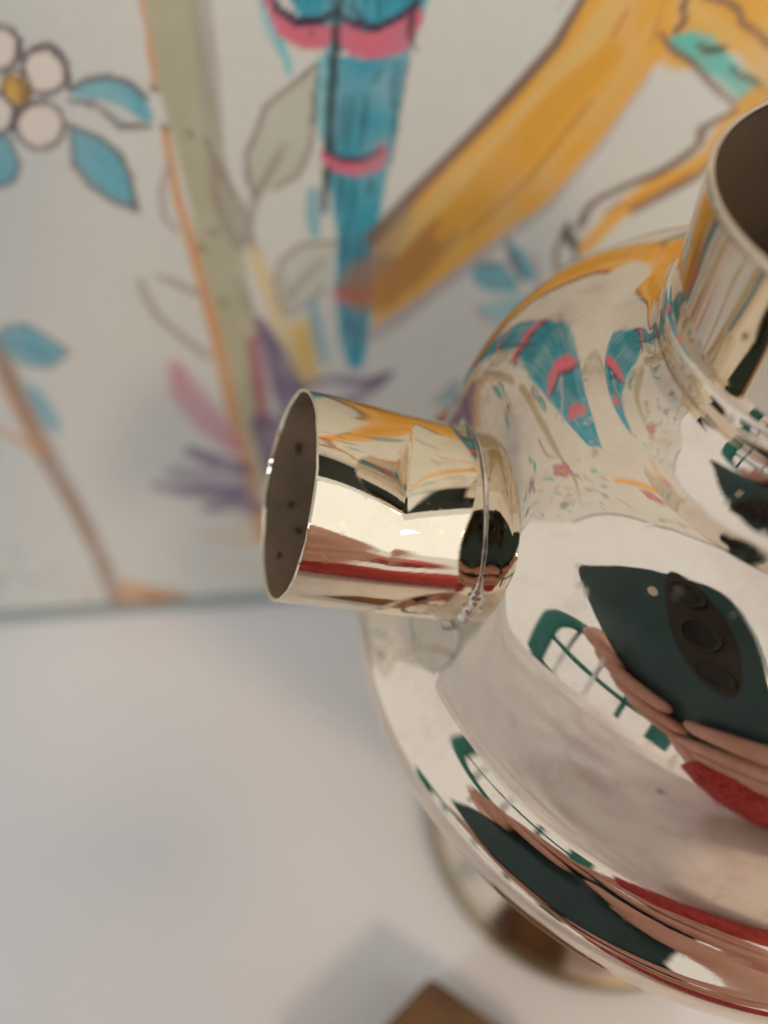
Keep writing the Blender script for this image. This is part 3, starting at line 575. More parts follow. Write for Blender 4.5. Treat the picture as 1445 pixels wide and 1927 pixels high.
    ('p', 'pink', 1, 0.0017, [(-0.043, 0.685), (-0.033, 0.676), (-0.01, 0.673), (0.002, 0.678), (0.006, 0.689), (0.013, 0.679), (0.008, 0.664), (-0.015, 0.659), (-0.034, 0.665), (-0.042, 0.675)]),
    ('s', 'navy', 0.95, 0.0017, [(-0.038, 0.682, 0.0013), (-0.027, 0.675, 0.003), (-0.01, 0.673, 0.003), (0.007, 0.68, 0.0017)]),
    ('p', 'pink', 0.95, 0.0025, [(-0.041, 0.552), (-0.025, 0.545), (-0.002, 0.552), (-0.001, 0.536), (-0.025, 0.53), (-0.041, 0.536)]),
    ('s', 'redp', 0.8, 0.0025, [(-0.039, 0.552, 0.002), (-0.024, 0.547, 0.0025), (-0.005, 0.552, 0.0015)]),
    ('s', 'teal', 0.8, 0.0031, [(-0.051, 0.647, 0.0053), (-0.053, 0.629, 0.0068), (-0.053, 0.609, 0.0046)]),
    ('s', 'teal', 0.8, 0.0035, [(-0.062, 0.535, 0.0045), (-0.06, 0.49, 0.0058), (-0.056, 0.462, 0.0038)]),
    ('p', 'gold', 1, 0.0029, [(0.154, 0.793), (0.136, 0.751), (0.108, 0.718), (0.078, 0.685), (0.036, 0.642), (-0.001, 0.599), (-0.007, 0.498), (0.043, 0.534), (0.095, 0.583), (0.149, 0.625), (0.185, 0.678), (0.207, 0.718), (0.221, 0.749), (0.215, 0.791)]),
    ('s', 'bgold', 0.8, 0.011, [(-0.005, 0.549, 0.0299), (0.025, 0.571, 0.0253), (0.058, 0.601, 0.016)]),
    ('s', 'tgold', 0.85, 0.0037, [(0.177, 0.786, 0.0082), (0.155, 0.742, 0.0103), (0.11, 0.688, 0.0102), (0.065, 0.646, 0.008), (0.015, 0.588, 0.0076)]),
    ('s', 'dgold', 0.95, 0.0047, [(0.179, 0.744, 0.0079), (0.148, 0.715, 0.0123), (0.112, 0.666, 0.0157), (0.08, 0.626, 0.0156), (0.058, 0.601, 0.0066)]),
    ('s', 'tgold', 0.5, 0.0038, [(0.206, 0.764, 0.0038), (0.182, 0.713, 0.0049), (0.141, 0.651, 0.0045)]),
    ('s', 'bgold', 0.6, 0.0023, [(0.184, 0.772, 0.0019), (0.177, 0.755, 0.0016)]),
    ('s', 'bgold', 0.7, 0.0029, [(0.17, 0.71, 0.0012), (0.132, 0.651, 0.0022), (0.082, 0.6, 0.0024)]),
    ('s', 'bgold', 0.6, 0.0019, [(0.21, 0.778, 0.0011), (0.207, 0.75, 0.0012)]),
    ('s', 'brown', 0.95, 0.0029, [(0.156, 0.793, 0.0029), (0.136, 0.752, 0.0043), (0.108, 0.719, 0.0049), (0.078, 0.687, 0.0047), (0.036, 0.644, 0.0058), (-0.003, 0.6, 0.0075)]),
    ('s', 'gb', 0.5, 0.0073, [(0.025, 0.624, 0.0082), (0.001, 0.572, 0.0107)]),
    ('s', 'lil', 0.75, 0.0032, [(0.213, 0.727, 0.0012), (0.187, 0.676, 0.0022), (0.152, 0.622, 0.0032), (0.096, 0.577, 0.0058), (0.04, 0.528, 0.0082), (-0.004, 0.492, 0.0085)]),
    ('s', 'lil', 0.5, 0.0019, [(0.138, 0.784, 0.0011), (0.133, 0.774, 0.0011)]),
    ('p', 'gold', 0.95, 0.0022, [(0.217, 0.797), (0.268, 0.795), (0.304, 0.753), (0.318, 0.718), (0.307, 0.715), (0.272, 0.742), (0.247, 0.755), (0.229, 0.758)]),
    ('s', 'tgold', 0.7, 0.0034, [(0.226, 0.774, 0.0053), (0.249, 0.762, 0.0062), (0.291, 0.735, 0.0056)]),
    ('s', 'brown', 1, 0.0015, [(0.227, 0.784, 0.0015), (0.224, 0.773, 0.0027), (0.229, 0.763, 0.0019), (0.224, 0.758, 0.0031)]),
    ('s', 'brown', 1, 0.0015, [(0.24, 0.778, 0.0019), (0.257, 0.774, 0.0027), (0.267, 0.768, 0.0023), (0.272, 0.76, 0.0023), (0.284, 0.754, 0.002), (0.298, 0.744, 0.0028)]),
    ('p', 'aqua', 1, 0.002, [(0.218, 0.752), (0.235, 0.757), (0.252, 0.753), (0.274, 0.735), (0.293, 0.724), (0.324, 0.704), (0.314, 0.696), (0.298, 0.699), (0.268, 0.721), (0.238, 0.737)]),
    ('s', 'yel', 0.6, 0.0041, [(0.285, 0.728, 0.0041), (0.308, 0.712, 0.0042)]),
    ('s', 'grn', 0.6, 0.0038, [(0.293, 0.706, 0.0042), (0.303, 0.701, 0.0042)]),
    ('s', 'brown', 1, 0.0016, [(0.213, 0.756, 0.0016), (0.224, 0.745, 0.0024), (0.242, 0.735, 0.0024), (0.264, 0.717, 0.0025), (0.289, 0.7, 0.0025)]),
    ('s', 'dk', 1, 0.0012, [(0.243, 0.747, 0.0016), (0.251, 0.743, 0.0032), (0.264, 0.743, 0.002)]),
    ('s', 'dk', 1, 0.0016, [(0.273, 0.73, 0.0012), (0.283, 0.723, 0.002), (0.294, 0.72, 0.0025), (0.312, 0.708, 0.0029)]),
    ('s', 'gold', 1, 0.0025, [(0.303, 0.703, 0.0118), (0.288, 0.683, 0.0103), (0.284, 0.663, 0.0097), (0.268, 0.649, 0.0072), (0.236, 0.633, 0.0078), (0.213, 0.611, 0.0084), (0.191, 0.578, 0.0073)]),
    ('s', 'bgold', 0.9, 0.0036, [(0.27, 0.643, 0.0036), (0.247, 0.628, 0.0046), (0.226, 0.616, 0.0037)]),
    ('s', 'bgold', 0.7, 0.0022, [(0.291, 0.661, 0.0022), (0.277, 0.648, 0.0031)]),
    ('s', 'tgold', 0.7, 0.0023, [(0.219, 0.626, 0.0023), (0.199, 0.597, 0.0029)]),
    ('s', 'brown', 0.95, 0.0021, [(0.29, 0.696, 0.0025), (0.275, 0.689, 0.0034), (0.266, 0.682, 0.0043), (0.269, 0.672, 0.0031), (0.26, 0.661, 0.004), (0.241, 0.647, 0.004), (0.22, 0.639, 0.0032), (0.195, 0.627, 0.0032), (0.186, 0.618, 0.0037), (0.182, 0.601, 0.0043)]),
    ('s', 'brown', 0.8, 0.0028, [(0.227, 0.611, 0.0023), (0.247, 0.624, 0.0037), (0.275, 0.641, 0.0036), (0.285, 0.652, 0.0027)]),
    ('s', 'bgold', 0.8, 0.0019, [(0.203, 0.613, 0.0019), (0.215, 0.622, 0.0023)]),
    ('s', 'ol', 0.9, 0.0019, [(0.169, 0.6, 0.0024), (0.165, 0.578, 0.0024), (0.167, 0.558, 0.0025), (0.178, 0.553, 0.0025), (0.185, 0.565, 0.0025), (0.182, 0.585, 0.0024), (0.169, 0.6, 0.0024)]),
    ('s', 'ol', 1, 0.0019, [(0.17, 0.604, 0.0024), (0.174, 0.588, 0.0038), (0.18, 0.577, 0.0015)]),
    ('s', 'tgold', 0.5, 0.0045, [(0.167, 0.561, 0.003), (0.169, 0.537, 0.0031)]),
    ('p', 'teal', 0.9, 0.0035, [(0.087, 0.56), (0.099, 0.569), (0.116, 0.566), (0.134, 0.545), (0.133, 0.533), (0.112, 0.535), (0.093, 0.545)]),
    ('s', 'ol', 0.6, 0.0029, [(0.091, 0.566, 0.002), (0.104, 0.569, 0.0024), (0.119, 0.565, 0.002)]),
    ('p', 'teal', 0.9, 0.0033, [(0.117, 0.591), (0.134, 0.58), (0.149, 0.556), (0.148, 0.543), (0.133, 0.551), (0.123, 0.569)]),
    ('s', 'ol', 0.7, 0.0033, [(0.117, 0.592, 0.0019), (0.126, 0.569, 0.0039), (0.138, 0.548, 0.0025)]),
    ('p', 'lteal', 0.7, 0.0052, [(0.098, 0.52), (0.128, 0.527), (0.149, 0.529), (0.144, 0.506), (0.121, 0.497), (0.101, 0.507)]),
    ('s', 'ppink', 0.5, 0.0041, [(0.095, 0.52, 0.0021), (0.102, 0.504, 0.0026), (0.127, 0.492, 0.0021)]),
    ('s', 'lil', 0.6, 0.0034, [(0.145, 0.574, 0.0029), (0.155, 0.538, 0.003)]),
]
for k in COL:                       # pigments: brighter than they look in this soft light
    v = np.array(COL[k])
    if k in ('gold', 'dgold', 'tgold', 'orange', 'yel', 'oc'):
        v = v * np.array([.97, .97, .9]) + .01
    v = v * .93 + .07 * np.array([.36, .36, .33])
    COL[k] = np.minimum(v * (1.24 if v.max() > .12 else 1.15), .85)
U0, U1, V1, DG = -1.4, 1.6, 2.3, 0.003
nu, nv = int((U1 - U0) / DG) + 1, int(V1 / DG) + 1
gu = U0 + DG * np.arange(nu)
gv = DG * np.arange(nv)
base = np.array([0.66, 0.665, 0.63])
img = np.ones((nv, nu, 3)) * base
rs = np.random.RandomState(11)
# cloudy wash of the painted ground
for k in range(60):
    cx, cy, rr = rs.uniform(U0, U1), rs.uniform(0, V1), rs.uniform(.1, .4)
    g = np.exp(-((gu[None] - cx) ** 2 + (gv[:, None] - cy) ** 2) / rr ** 2)[..., None]
    img += g * rs.uniform(-.018, .018) * np.array([1.0, .9, .7])

def window(pts, pad):
    P = np.array([q[:2] for q in pts])
    lo, hi = P.min(0) - pad, P.max(0) + pad
    i0, i1 = np.searchsorted(gu, [lo[0], hi[0]])
    j0, j1 = np.searchsorted(gv, [lo[1], hi[1]])
    return slice(j0, j1), slice(i0, i1)

def field(a, b_):
    g = rs.rand(nv // a + 3, nu // b_ + 3)
    yy, xx = np.arange(nv) / a, np.arange(nu) / b_
    y0, x0 = yy.astype(int), xx.astype(int)
    fy, fx = (yy - y0)[:, None], (xx - x0)[None]
    return (g[y0][:, x0] * (1 - fy) + g[y0 + 1][:, x0] * fy) * (1 - fx) + (g[y0][:, x0 + 1] * (1 - fy) + g[y0 + 1][:, x0 + 1] * fy) * fx
wash = .5 * field(22, 5) + .5 * field(9, 9)      # how thickly the paint lies: brush streaks and blooms

def paint(kind, col, alpha, soft, pts):
    pad = soft * 1.5 + (max(q[2] for q in pts) if kind == 's' else 0)
    sj, si = window(pts, pad + DG * 2)
    if sj.stop <= sj.start or si.stop <= si.start:
        return
    X, Yv = np.meshgrid(gu[si], gv[sj])
    soft = max(soft * 1.3, DG * .8)
    if kind == 's':
        d = np.full(X.shape, 1e9)
        Q = pts if len(pts) > 1 else [pts[0], pts[0]]
        for (ax, ay, ar), (bx, by, br) in zip(Q[:-1], Q[1:]):
            dx, dy = bx - ax, by - ay
            L2 = dx * dx + dy * dy + 1e-12
            t = np.clip(((X - ax) * dx + (Yv - ay) * dy) / L2, 0, 1)
            d = np.minimum(d, np.hypot(X - ax - t * dx, Yv - ay - t * dy) - (ar + (br - ar) * t))
    else:
        P = np.array(pts)
        inside = np.zeros(X.shape, bool)
        d = np.full(X.shape, 1e9)
        for (ax, ay), (bx, by) in zip(P, np.roll(P, -1, 0)):
            dx, dy = bx - ax, by - ay
            t = np.clip(((X - ax) * dx + (Yv - ay) * dy) / (dx * dx + dy * dy + 1e-12), 0, 1)
            d = np.minimum(d, np.hypot(X - ax - t * dx, Yv - ay - t * dy))
            if abs(dy) > 1e-9:
                cr = ((ay > Yv) != (by > Yv)) & (X < (bx - ax) * (Yv - ay) / dy + ax)
                inside ^= cr
        d = np.where(inside, -d, d)
    a = np.clip(0.5 - d / soft, 0, 1)
    a = (a * a * (3 - 2 * a) * alpha * np.clip(.62 + .62 * wash[sj, si], 0, 1))[..., None]
    img[sj, si] = img[sj, si] * (1 - a) + np.array(col) * a

# the part of the painting that reaches above and beside the picture
def ell(cx, cy, rx, ry, rot=0, n=16):
    c, s = math.cos(rot), math.sin(rot)
    return [(cx + rx * math.cos(t) * c - ry * math.sin(t) * s, cy + rx * math.cos(t) * s + ry * math.sin(t) * c) for t in np.linspace(0, 2 * math.pi, n + 1)[:-1]]
def leaf(x, y, l, rot, col, line='ol'):
    c, s = math.cos(rot), math.sin(rot)
    P = [(0, 0), (.3 * l, .17 * l), (.65 * l, .16 * l), (l, 0), (.65 * l, -.15 * l), (.3 * l, -.16 * l)]
    P = [(x + a * c - b * s, y + a * s + b * c) for a, b in P]
    paint('p', COL[col], .92, .008, P)
    paint('s', COL[line], .8, .006, [(a, b, .003) for a, b in P[:4]])
    paint('s', COL[line], .5, .006, [(a, b, .0025) for a, b in P[3:] + P[:1]])
def flower(x, y, r, petal, mid):
    for k in range(5):
        a = k * 1.2566 + x * 7
        E = ell(x + r * .62 * math.cos(a), y + r * .62 * math.sin(a), r * .5, r * .42, a)
        paint('p', COL[petal], 1, .006, E)
        paint('s', COL['ol'], .85, .005, [(p, q, .003) for p, q in E + E[:1]])
    paint('p', COL[mid], 1, .006, ell(x, y, r * .3, r * .3))
def spray(pts, r0, col='branch'):
    n = len(pts)
    paint('s', COL[col], .95, .008, [(x, y, r0 * (1 - .6 * i / n)) for i, (x, y) in enumerate(pts)])
spray([(-.135, .86), (-.20, 1.05), (-.30, 1.25), (-.42, 1.5), (-.60, 1.7)], .022, 'kh')
spray([(.24, .78), (.36, .98), (.42, 1.2), (.36, 1.4), (.22, 1.5), (-.02, 1.55)], .050, 'gold')
spray([(.24, .80), (.35, .98), (.41, 1.2), (.35, 1.38)], .016, 'dgold')
spray([(.42, 1.2), (.6, 1.35), (.85, 1.42), (1.1, 1.6)], .026, 'bgold')
spray([(-.62, .0), (-.75, .35), (-.95, .7), (-1.0, 1.1), (-.85, 1.4)], .018)
spray([(-.95, .7), (-1.25, .95), (-1.4, 1.3)], .012)
spray([(.75, .0), (.72, .4), (.85, .75), (1.1, 1.0), (1.3, 1.35)], .026, 'kh')
spray([(.85, .75), (.62, .88), (.5, .86)], .012)
# the bird's body above its tail
paint('p', COL['teal2'], 1, .008, [(-.052, .79), (-.088, .87), (-.095, 1.0), (-.08, 1.14), (-.04, 1.28), (.03, 1.30), (.075, 1.16), (.09, 1.0), (.075, .87), (.036, .79)])
for k in range(8):
    x = -.07 + .018 * k
    paint('s', COL['dteal'], .55, .006, [(x, .80, .0025), (x + .004, .92, .004), (x * .4, 1.14, .002)])
paint('p', COL['pink'], 1, .006, [(-.092, .99), (-.05, .94), (.0, .92), (.05, .94), (.088, .985), (.04, .985), (.0, .965), (-.04, .985)])
paint('p', COL['pink'], 1, .006, [(-.07, 1.13), (-.02, 1.09), (.03, 1.09), (.07, 1.13), (.02, 1.14), (-.03, 1.14)])
paint('s', COL['navy'], .9, .006, [(-.085, .995, .004), (-.03, .985, .006), (.0, .97, .006), (.04, .988, .006), (.085, .99, .004)])
for x, y, r in ((-.55, .62, .05), (-.40, 1.35, .075), (-.62, 1.12, .06), (-.98, 1.15, .08), (-1.35, 1.3, .06), (.62, 1.42, .07), (1.05, 1.62, .08), (.86, .82, .06), (1.25, 1.25, .07), (.16, 1.62, .06), (-.72, 1.75, .06), (-1.05, .45, .05), (.6, .9, .045), (.72, .42, .05)):
    flower(x, y, r, ['wp', 'ppink', 'lpur'][int(abs(x * 100)) % 3], 'oc')
for k in range(26):
    x, y = rs.uniform(-.9, .9), rs.uniform(.9, 2.0)
    P_ = [(x, y)]
    for q in range(5):
        P_.append((P_[-1][0] + rs.uniform(-.05, .05), P_[-1][1] + rs.uniform(-.02, .05)))
    spray(P_, .010, ['branch', 'kh', 'orange', 'lil', 'bgrey'][k % 5])
for k in range(120):
    x, y = rs.uniform(-1.35, 1.35), rs.uniform(.05, 2.1)
    if -.62 < x < .36 and y < .86:
        continue
    leaf(x, y, rs.uniform(.07, .14), rs.uniform(0, 6.28), ['teal', 'leaf', 'aqua', 'bgrey', 'lil', 'yel'][rs.randint(6)])
for k, c, a, s, pts in MURAL:
    paint(k, COL[c], a, s, pts)
img = np.clip(img, 0, 1)

PSI = math.atan(0.05)
wdir = np.array([math.cos(PSI), math.sin(PSI)])
WY = 0.583 + 0.4 * 0.05
GU, GV = np.meshgrid(gu, gv)
V = np.stack([GU * wdir[0], WY + GU * wdir[1], GV], -1).reshape(-1, 3)
wall = empty('painted_wall', (0, WY, 0), 'white panel wall hand-painted with teal bird tail, golden trunk, flowers and leaves', 'wall')
M_mural = bpy.data.materials.new('hand_painted_wall')
M_mural.use_nodes = True
nt = M_mural.node_tree
b = nt.nodes['Principled BSDF']
b.inputs['Roughness'].default_value = 0.6
b.inputs['Specular IOR Level'].default_value = 0.3
at = nt.nodes.new('ShaderNodeVertexColor')
at.layer_name = 'paint'
nz = nt.nodes.new('ShaderNodeTexNoise')
nz.inputs['Scale'].default_value = 90 / S
nz.inputs['Detail'].default_value = 4
mr = nt.nodes.new('ShaderNodeMapRange')
mr.inputs[3].default_value = 0.95
mr.inputs[4].default_value = 1.05
tc = nt.nodes.new('ShaderNodeTexCoord')
nt.links.new(tc.outputs['Object'], nz.inputs['Vector'])
nt.links.new(nz.outputs['Fac'], mr.inputs[0])
mx = nt.nodes.new('ShaderNodeVectorMath')
mx.operation = 'SCALE'
nt.links.new(at.outputs['Color'], mx.inputs[0])
nt.links.new(mr.outputs[0], mx.inputs['Scale'])
nt.links.new(mx.outputs[0], b.inputs['Base Color'])
face = obj('painting', V, grid_faces(nv, nu, False), M_mural, wall)
ca = face.data.color_attributes.new('paint', 'FLOAT_COLOR', 'POINT')
ca.data.foreach_set('color', np.concatenate([img.reshape(-1, 3), np.ones((nv * nu, 1))], 1).astype(np.float32).ravel())

def wall_box(name, u0, u1, v0, v1, d0, d1, material, parent=None):
    """a board along the wall, d measured from the painted face towards the room"""
    n = Vector((wdir[1], -wdir[0], 0))
    P = []
    for u in (u0, u1):
        for v in (v0, v1):
            for d in (d0, d1):
                q = Vector((u * wdir[0], WY + u * wdir[1], v)) + n * d
                P.append(q[:])
    F = [[0, 1, 3, 2], [4, 6, 7, 5], [0, 4, 5, 1], [2, 3, 7, 6], [0, 2, 6, 4], [1, 5, 7, 3]]
    return obj(name, P, F, material, parent or wall, smooth=False)
wall_box('backing_board', U0, U1, 0.0, V1, -0.06, -0.004, M_border)
wall_box('side_board', U1 + .004, 3.7, 0.0, 2.64, -0.06, -0.004, M_plain)
wall_box('upper_board', .90, U1, V1 + .002, 2.64, -0.06, -0.004, M_plain)
wall_box('base_border', U0, U1, 0.001, 0.020, 0.002, 0.008, M_border)
wall_box('top_border', U0, U1, V1 - .03, V1, 0.002, 0.008, M_border)

# ------------------------------------------------------------------ silver pot
pot = empty('silver_pot', (AX, AY, 0), 'polished silver pot with open neck and a dented stub of handle socket on its side', 'pot')
BODY = [(.1045, .746), (.107, .7405), (.112, .7355), (.118, .7312), (.125, .728), (.135, .7268), (.145, .7245), (.153, .7212),
        (.160, .7176), (.167, .7130), (.1740, .7082), (.1812, .7022), (.1880, .6946), (.1936, .6858), (.1988, .6750), (.2034, .6622), (.2073, .6480), (.2110, .6330), (.2142, .6180), (.2172, .6020),
        (.2206, .5860), (.2252, .5710), (.2318, .5580), (.2398, .5512), (.2475, .5464), (.2533, .5424), (.2568, .5360), (.2584, .5270), (.2588, .5175),
        (.2580, .5110), (.2550, .5030), (.250, .490), (.240, .460), (.222, .400), (.195, .320), (.165, .240), (.140, .180), (.126, .145)]
az, el = R_(181.62), R_(20.71)
dv = Vector((math.cos(az) * math.cos(el), math.sin(az) * math.cos(el), math.sin(el)))
e1 = dv.cross(Vector((0, 0, 1))).normalized()
e2 = e1.cross(dv).normalized()
B0 = Vector((AX + .205 * math.cos(az), AY + .205 * math.sin(az), .6301))
LT, RC, RM, MT1, MT2 = .0927, .0582, .0596, -.0576, .0205
def pressed(P):
    """the shoulder is beaten in a little round the socket"""
    q = np.asarray(P) - np.array(B0)
    t = q @ np.array(dv)
    d = np.sqrt(np.maximum((q * q).sum(-1) - t * t, 0))
    k = np.clip((.098 - d) / .042, 0, 1)
    return np.where(t > -.08, .0105 * k * k * (3 - 2 * k), 0)
BP = spline(BODY, 10)
# planish it: even out the curvature of the shoulder and of the lower flange
sl = np.concatenate([[0], np.cumsum(np.linalg.norm(np.diff(BP, axis=0), axis=1))])
us = np.linspace(0, sl[-1], 760)
Q_ = np.stack([np.interp(us, sl, BP[:, i]) for i in (0, 1)], -1)
ku = np.arange(-40, 41)
def blur(A, sg):
    k = np.exp(-.5 * (ku * us[1] / sg) ** 2)
    k /= k.sum()
    return np.stack([np.convolve(np.pad(A[:, i], 40, mode='reflect', reflect_type='odd'), k, 'valid') for i in (0, 1)], -1)
strong, weak = blur(Q_, .0075), blur(Q_, .0018)
wt = np.clip((Q_[:, 0] - .122) / .02, 0, 1) * np.clip((Q_[:, 1] - .545) / .008, 0, 1)
BP = weak + (strong - weak) * wt[:, None]
bd = lathe('body', BP, M_silver, pot, 400)
co = np.empty(len(bd.data.vertices) * 3)
bd.data.vertices.foreach_get('co', co)
co = co.reshape(-1, 3)
W_ = co / S
rv = W_[:, :2] - np.array([AX, AY])
rl = np.linalg.norm(rv, axis=1, keepdims=True)
co[:, :2] -= rv / rl * pressed(W_)[:, None] * S
bd.data.vertices.foreach_set('co', co.ravel())
bd.data.update()
lathe('neck_ring', spline([(.1015, .7655), (.1036, .7642), (.1045, .7605), (.1046, .7560), (.1042, .7522), (.1035, .7500), (.1045, .746)], 8), M_silver, pot)
nk = lathe('neck', np.vstack([spline([(.1018, .7655), (.1018, .79), (.1022, .815), (.1026, .8225)], 8), spline([(.1028, .8242), (.1032, .8258), (.1026, .8270), (.1014, .8273), (.1002, .8267), (.0998, .8250)], 6)]), M_silver, pot)
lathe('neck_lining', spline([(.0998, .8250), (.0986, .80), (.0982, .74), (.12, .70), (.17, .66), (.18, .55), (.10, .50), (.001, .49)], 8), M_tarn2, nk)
FOOT = [(.126, .145), (.122, .130), (.128, .110), (.145, .085), (.165, .060), (.180, .042), (.1865, .034)]
ft = lathe('foot', spline(FOOT, 8), M_foot, pot)
lathe('foot_ring', spline([(.1865, .034), (.1920, .031), (.1950, .024), (.1952, .014), (.1940, .003), (.188, .0015), (.180, .003)], 6), M_ring, ft)

# handle socket: a short tapered tube, soldered to the shoulder, its mouth open
def pot_r(z):
    i = np.argsort(BP[:, 1])
    return float(np.interp(z, BP[i, 1], BP[i, 0]))
def rad_at(s):                      # s: 0 collar .. 1 mouth
    return RC + (RM - RC) * (s ** 1.15)
def tube_pt(t, ph, r):
    return B0 + dv * t + (e1 * math.cos(ph) + e2 * math.sin(ph)) * r
nph = 360
root, mouth = [], []
rr2 = random.Random(4)
jit = [rr2.uniform(-1, 1) for _ in range(60)]
for k in range(nph):
    ph = 2 * math.pi * k / nph
    t = .07
    while t > -.06:
        P = tube_pt(t, ph, rad_at(0))
        if math.hypot(P.x - AX, P.y - AY) < pot_r(P.z) - float(pressed(np.array(P))):
            break
        t -= .0006
    root.append(t)
    u = k / nph * 60
    j = jit[int(u) % 60] * (1 - u % 1) + jit[(int(u) + 1) % 60] * (u % 1)
    mouth.append(LT - (MT1 * math.cos(ph) + MT2 * math.sin(ph)) * RM + j * .0003)
root = [sum(root[(k + q) % nph] for q in range(-6, 7)) / 13 for k in range(nph)]
# direction round the tube that looks at the lens, for the dent
vc = (CAM - (B0 + dv * .05)).normalized()
PHC = math.atan2(vc.dot(e2), vc.dot(e1))
def dent(t, ph):
    s = t / LT
    up_sign = 1.0
    # angle measured upwards from the line of sight
    d1 = math.cos(ph) * vc.dot(e1) + math.sin(ph) * vc.dot(e2)
    q = e1 * math.cos(ph) + e2 * math.sin(ph)
    a = math.atan2(q.dot(up), q.dot(-fwd))          # 0 facing the lens, + towards picture-up
    x = (s - .42) / .48
    y = (a - R_(30)) / R_(42)
    x += .10 * y
    # a soft dish with a knife-edged valley down its middle
    dish = math.exp(-(x * x * 1.6 + y * y * 1.3))
    ridge = math.exp(-(math.hypot(x, .07) - .07) * 5.0) * math.exp(-(y / .75) ** 2)
    return 0.0056 * dish + .0030 * ridge + .0007 * math.exp(-(math.hypot(x, .03) - .03) * 26) * math.exp(-(y / .7) ** 2)
nt_ = 90
V = []
for i in range(nt_):
    f = i / (nt_ - 1)
    for k in range(nph):
        ph = 2 * math.pi * k / nph
        t = root[k] - .004 + (mouth[k] - root[k] + .004) * f
        r = rad_at(max(0, min(1, t / LT))) - dent(t, ph)
        V.append(tube_pt(t, ph, r))
sock = obj('handle_socket', V, grid_faces(nt_, nph, True)[:, ::-1].copy(), M_silver2, pot)
# mouth lip and tarnished lining
V = []
TH = .0022
lips = [(0, 0), (.0007, -.0003), (.0009, -TH * .5), (.0004, -TH * .95), (-.001, -TH), (-.02, -TH), (-.05, -TH), (-.09, -TH), (-.14, -TH)]
for a, c in lips:
    for k in range(nph):
        ph = 2 * math.pi * k / nph
        t = mouth[k] + a
        V.append(tube_pt(t, ph, rad_at(max(0, min(1, t / LT))) + c - (dent(t, ph) if a < -.01 else 0)))
nl = 5
obj('socket_lip', V[:nl * nph], grid_faces(nl, nph, True)[:, ::-1].copy(), M_silver2, sock)
lining = V[(nl - 1) * nph:]
lf = grid_faces(len(lips) - nl + 1, nph, True)[:, ::-1].copy()
obj('socket_lining', lining, lf, M_tarn, sock)
# a ragged bead of solder where the tube meets the shoulder
rr3 = np.random.RandomState(8)
lump = np.convolve(np.tile(rr3.standard_normal(nph), 3), np.ones(13) / 7, 'same')[nph:2 * nph]
V = []
ns = 12
for k in range(nph):
    ph = 2 * math.pi * k / nph
    # heavier along the underside
    q = e1 * math.cos(ph) + e2 * math.sin(ph)
    low = max(0, -q.dot(up)) ** 2
    rad = (.0008 + .0030 * low) * (1 + (.15 + .9 * low) * lump[k])
    c = tube_pt(root[k] + .0004 + .0012 * lump[(k * 7) % nph] * low, ph, RC + .0001)
    for j in range(ns):
        th = 2 * math.pi * j / ns
        V.append(c + q * rad * math.cos(th) + dv * rad * 1.2 * math.sin(th))
F = [[(k % nph) * ns + j, ((k + 1) % nph) * ns + j, ((k + 1) % nph) * ns + (j + 1) % ns, (k % nph) * ns + (j + 1) % ns] for k in range(nph) for j in range(ns)]
obj('solder_seam', V, F, M_seam, sock)
# burnt specks of old pitch inside the mouth
for n_, (ph_off, dpt, sz) in enumerate(((0.55, .010, .0042), (-.38, .020, .0030), (-.10, .013, .0034), (-.72, .009, .0026), (.80, .026, .0030))):
    ph0 = PHC + math.pi + ph_off
    V = []
    pts_ = 26
    rq = random.Random(n_)
    cen = None
    for k in range(pts_):
        a = 2 * math.pi * k / pts_
        rad = sz * (.55 + .22 * math.sin(2 * a + n_) + .2 * math.sin(5 * a + 2 * n_) + .1 * rq.random())
        V.append(tube_pt(LT - dpt + rad * math.cos(a) * (.5 + .35 * (n_ % 2)), ph0 + rad * math.sin(a) / RM * 1.5, rad_at(.8) - TH - .0010))
    V.append(tube_pt(LT - dpt, ph0, rad_at(.8) - TH - .0022))
    obj('pitch_speck', V, [[k, (k + 1) % pts_, pts_] for k in range(pts_)], M_black, sock)

# ------------------------------------------------------------------ brown wooden block at the lower edge
zt = .10
poly = [(.033, .091), (-.075, .000), (-.02, -.09), (.10, -.10), (.165, .004)]
bm = bmesh.new()
vs = [bm.verts.new((x, y, 0.001)) for x, y in poly]
fb = bm.faces.new(vs)
ex = bmesh.ops.extrude_face_region(bm, geom=[fb])
for e in ex['geom']:
    if isinstance(e, bmesh.types.BMVert):
        e.co.z = zt
bmesh.ops.bevel(bm, geom=[e for e in bm.edges], offset=.005, segments=3, affect='EDGES', profile=.5)
bmesh.ops.recalc_face_normals(bm, faces=bm.faces)
bm.verts.index_update()
blk = obj('wooden_block', [v.co[:] for v in bm.verts], [[v.index for v in f.verts] for f in bm.faces], M_wood, smooth=False)
bm.free()
tag(blk, 'out-of-focus brown wooden block on the cloth in front of the pot', 'block')

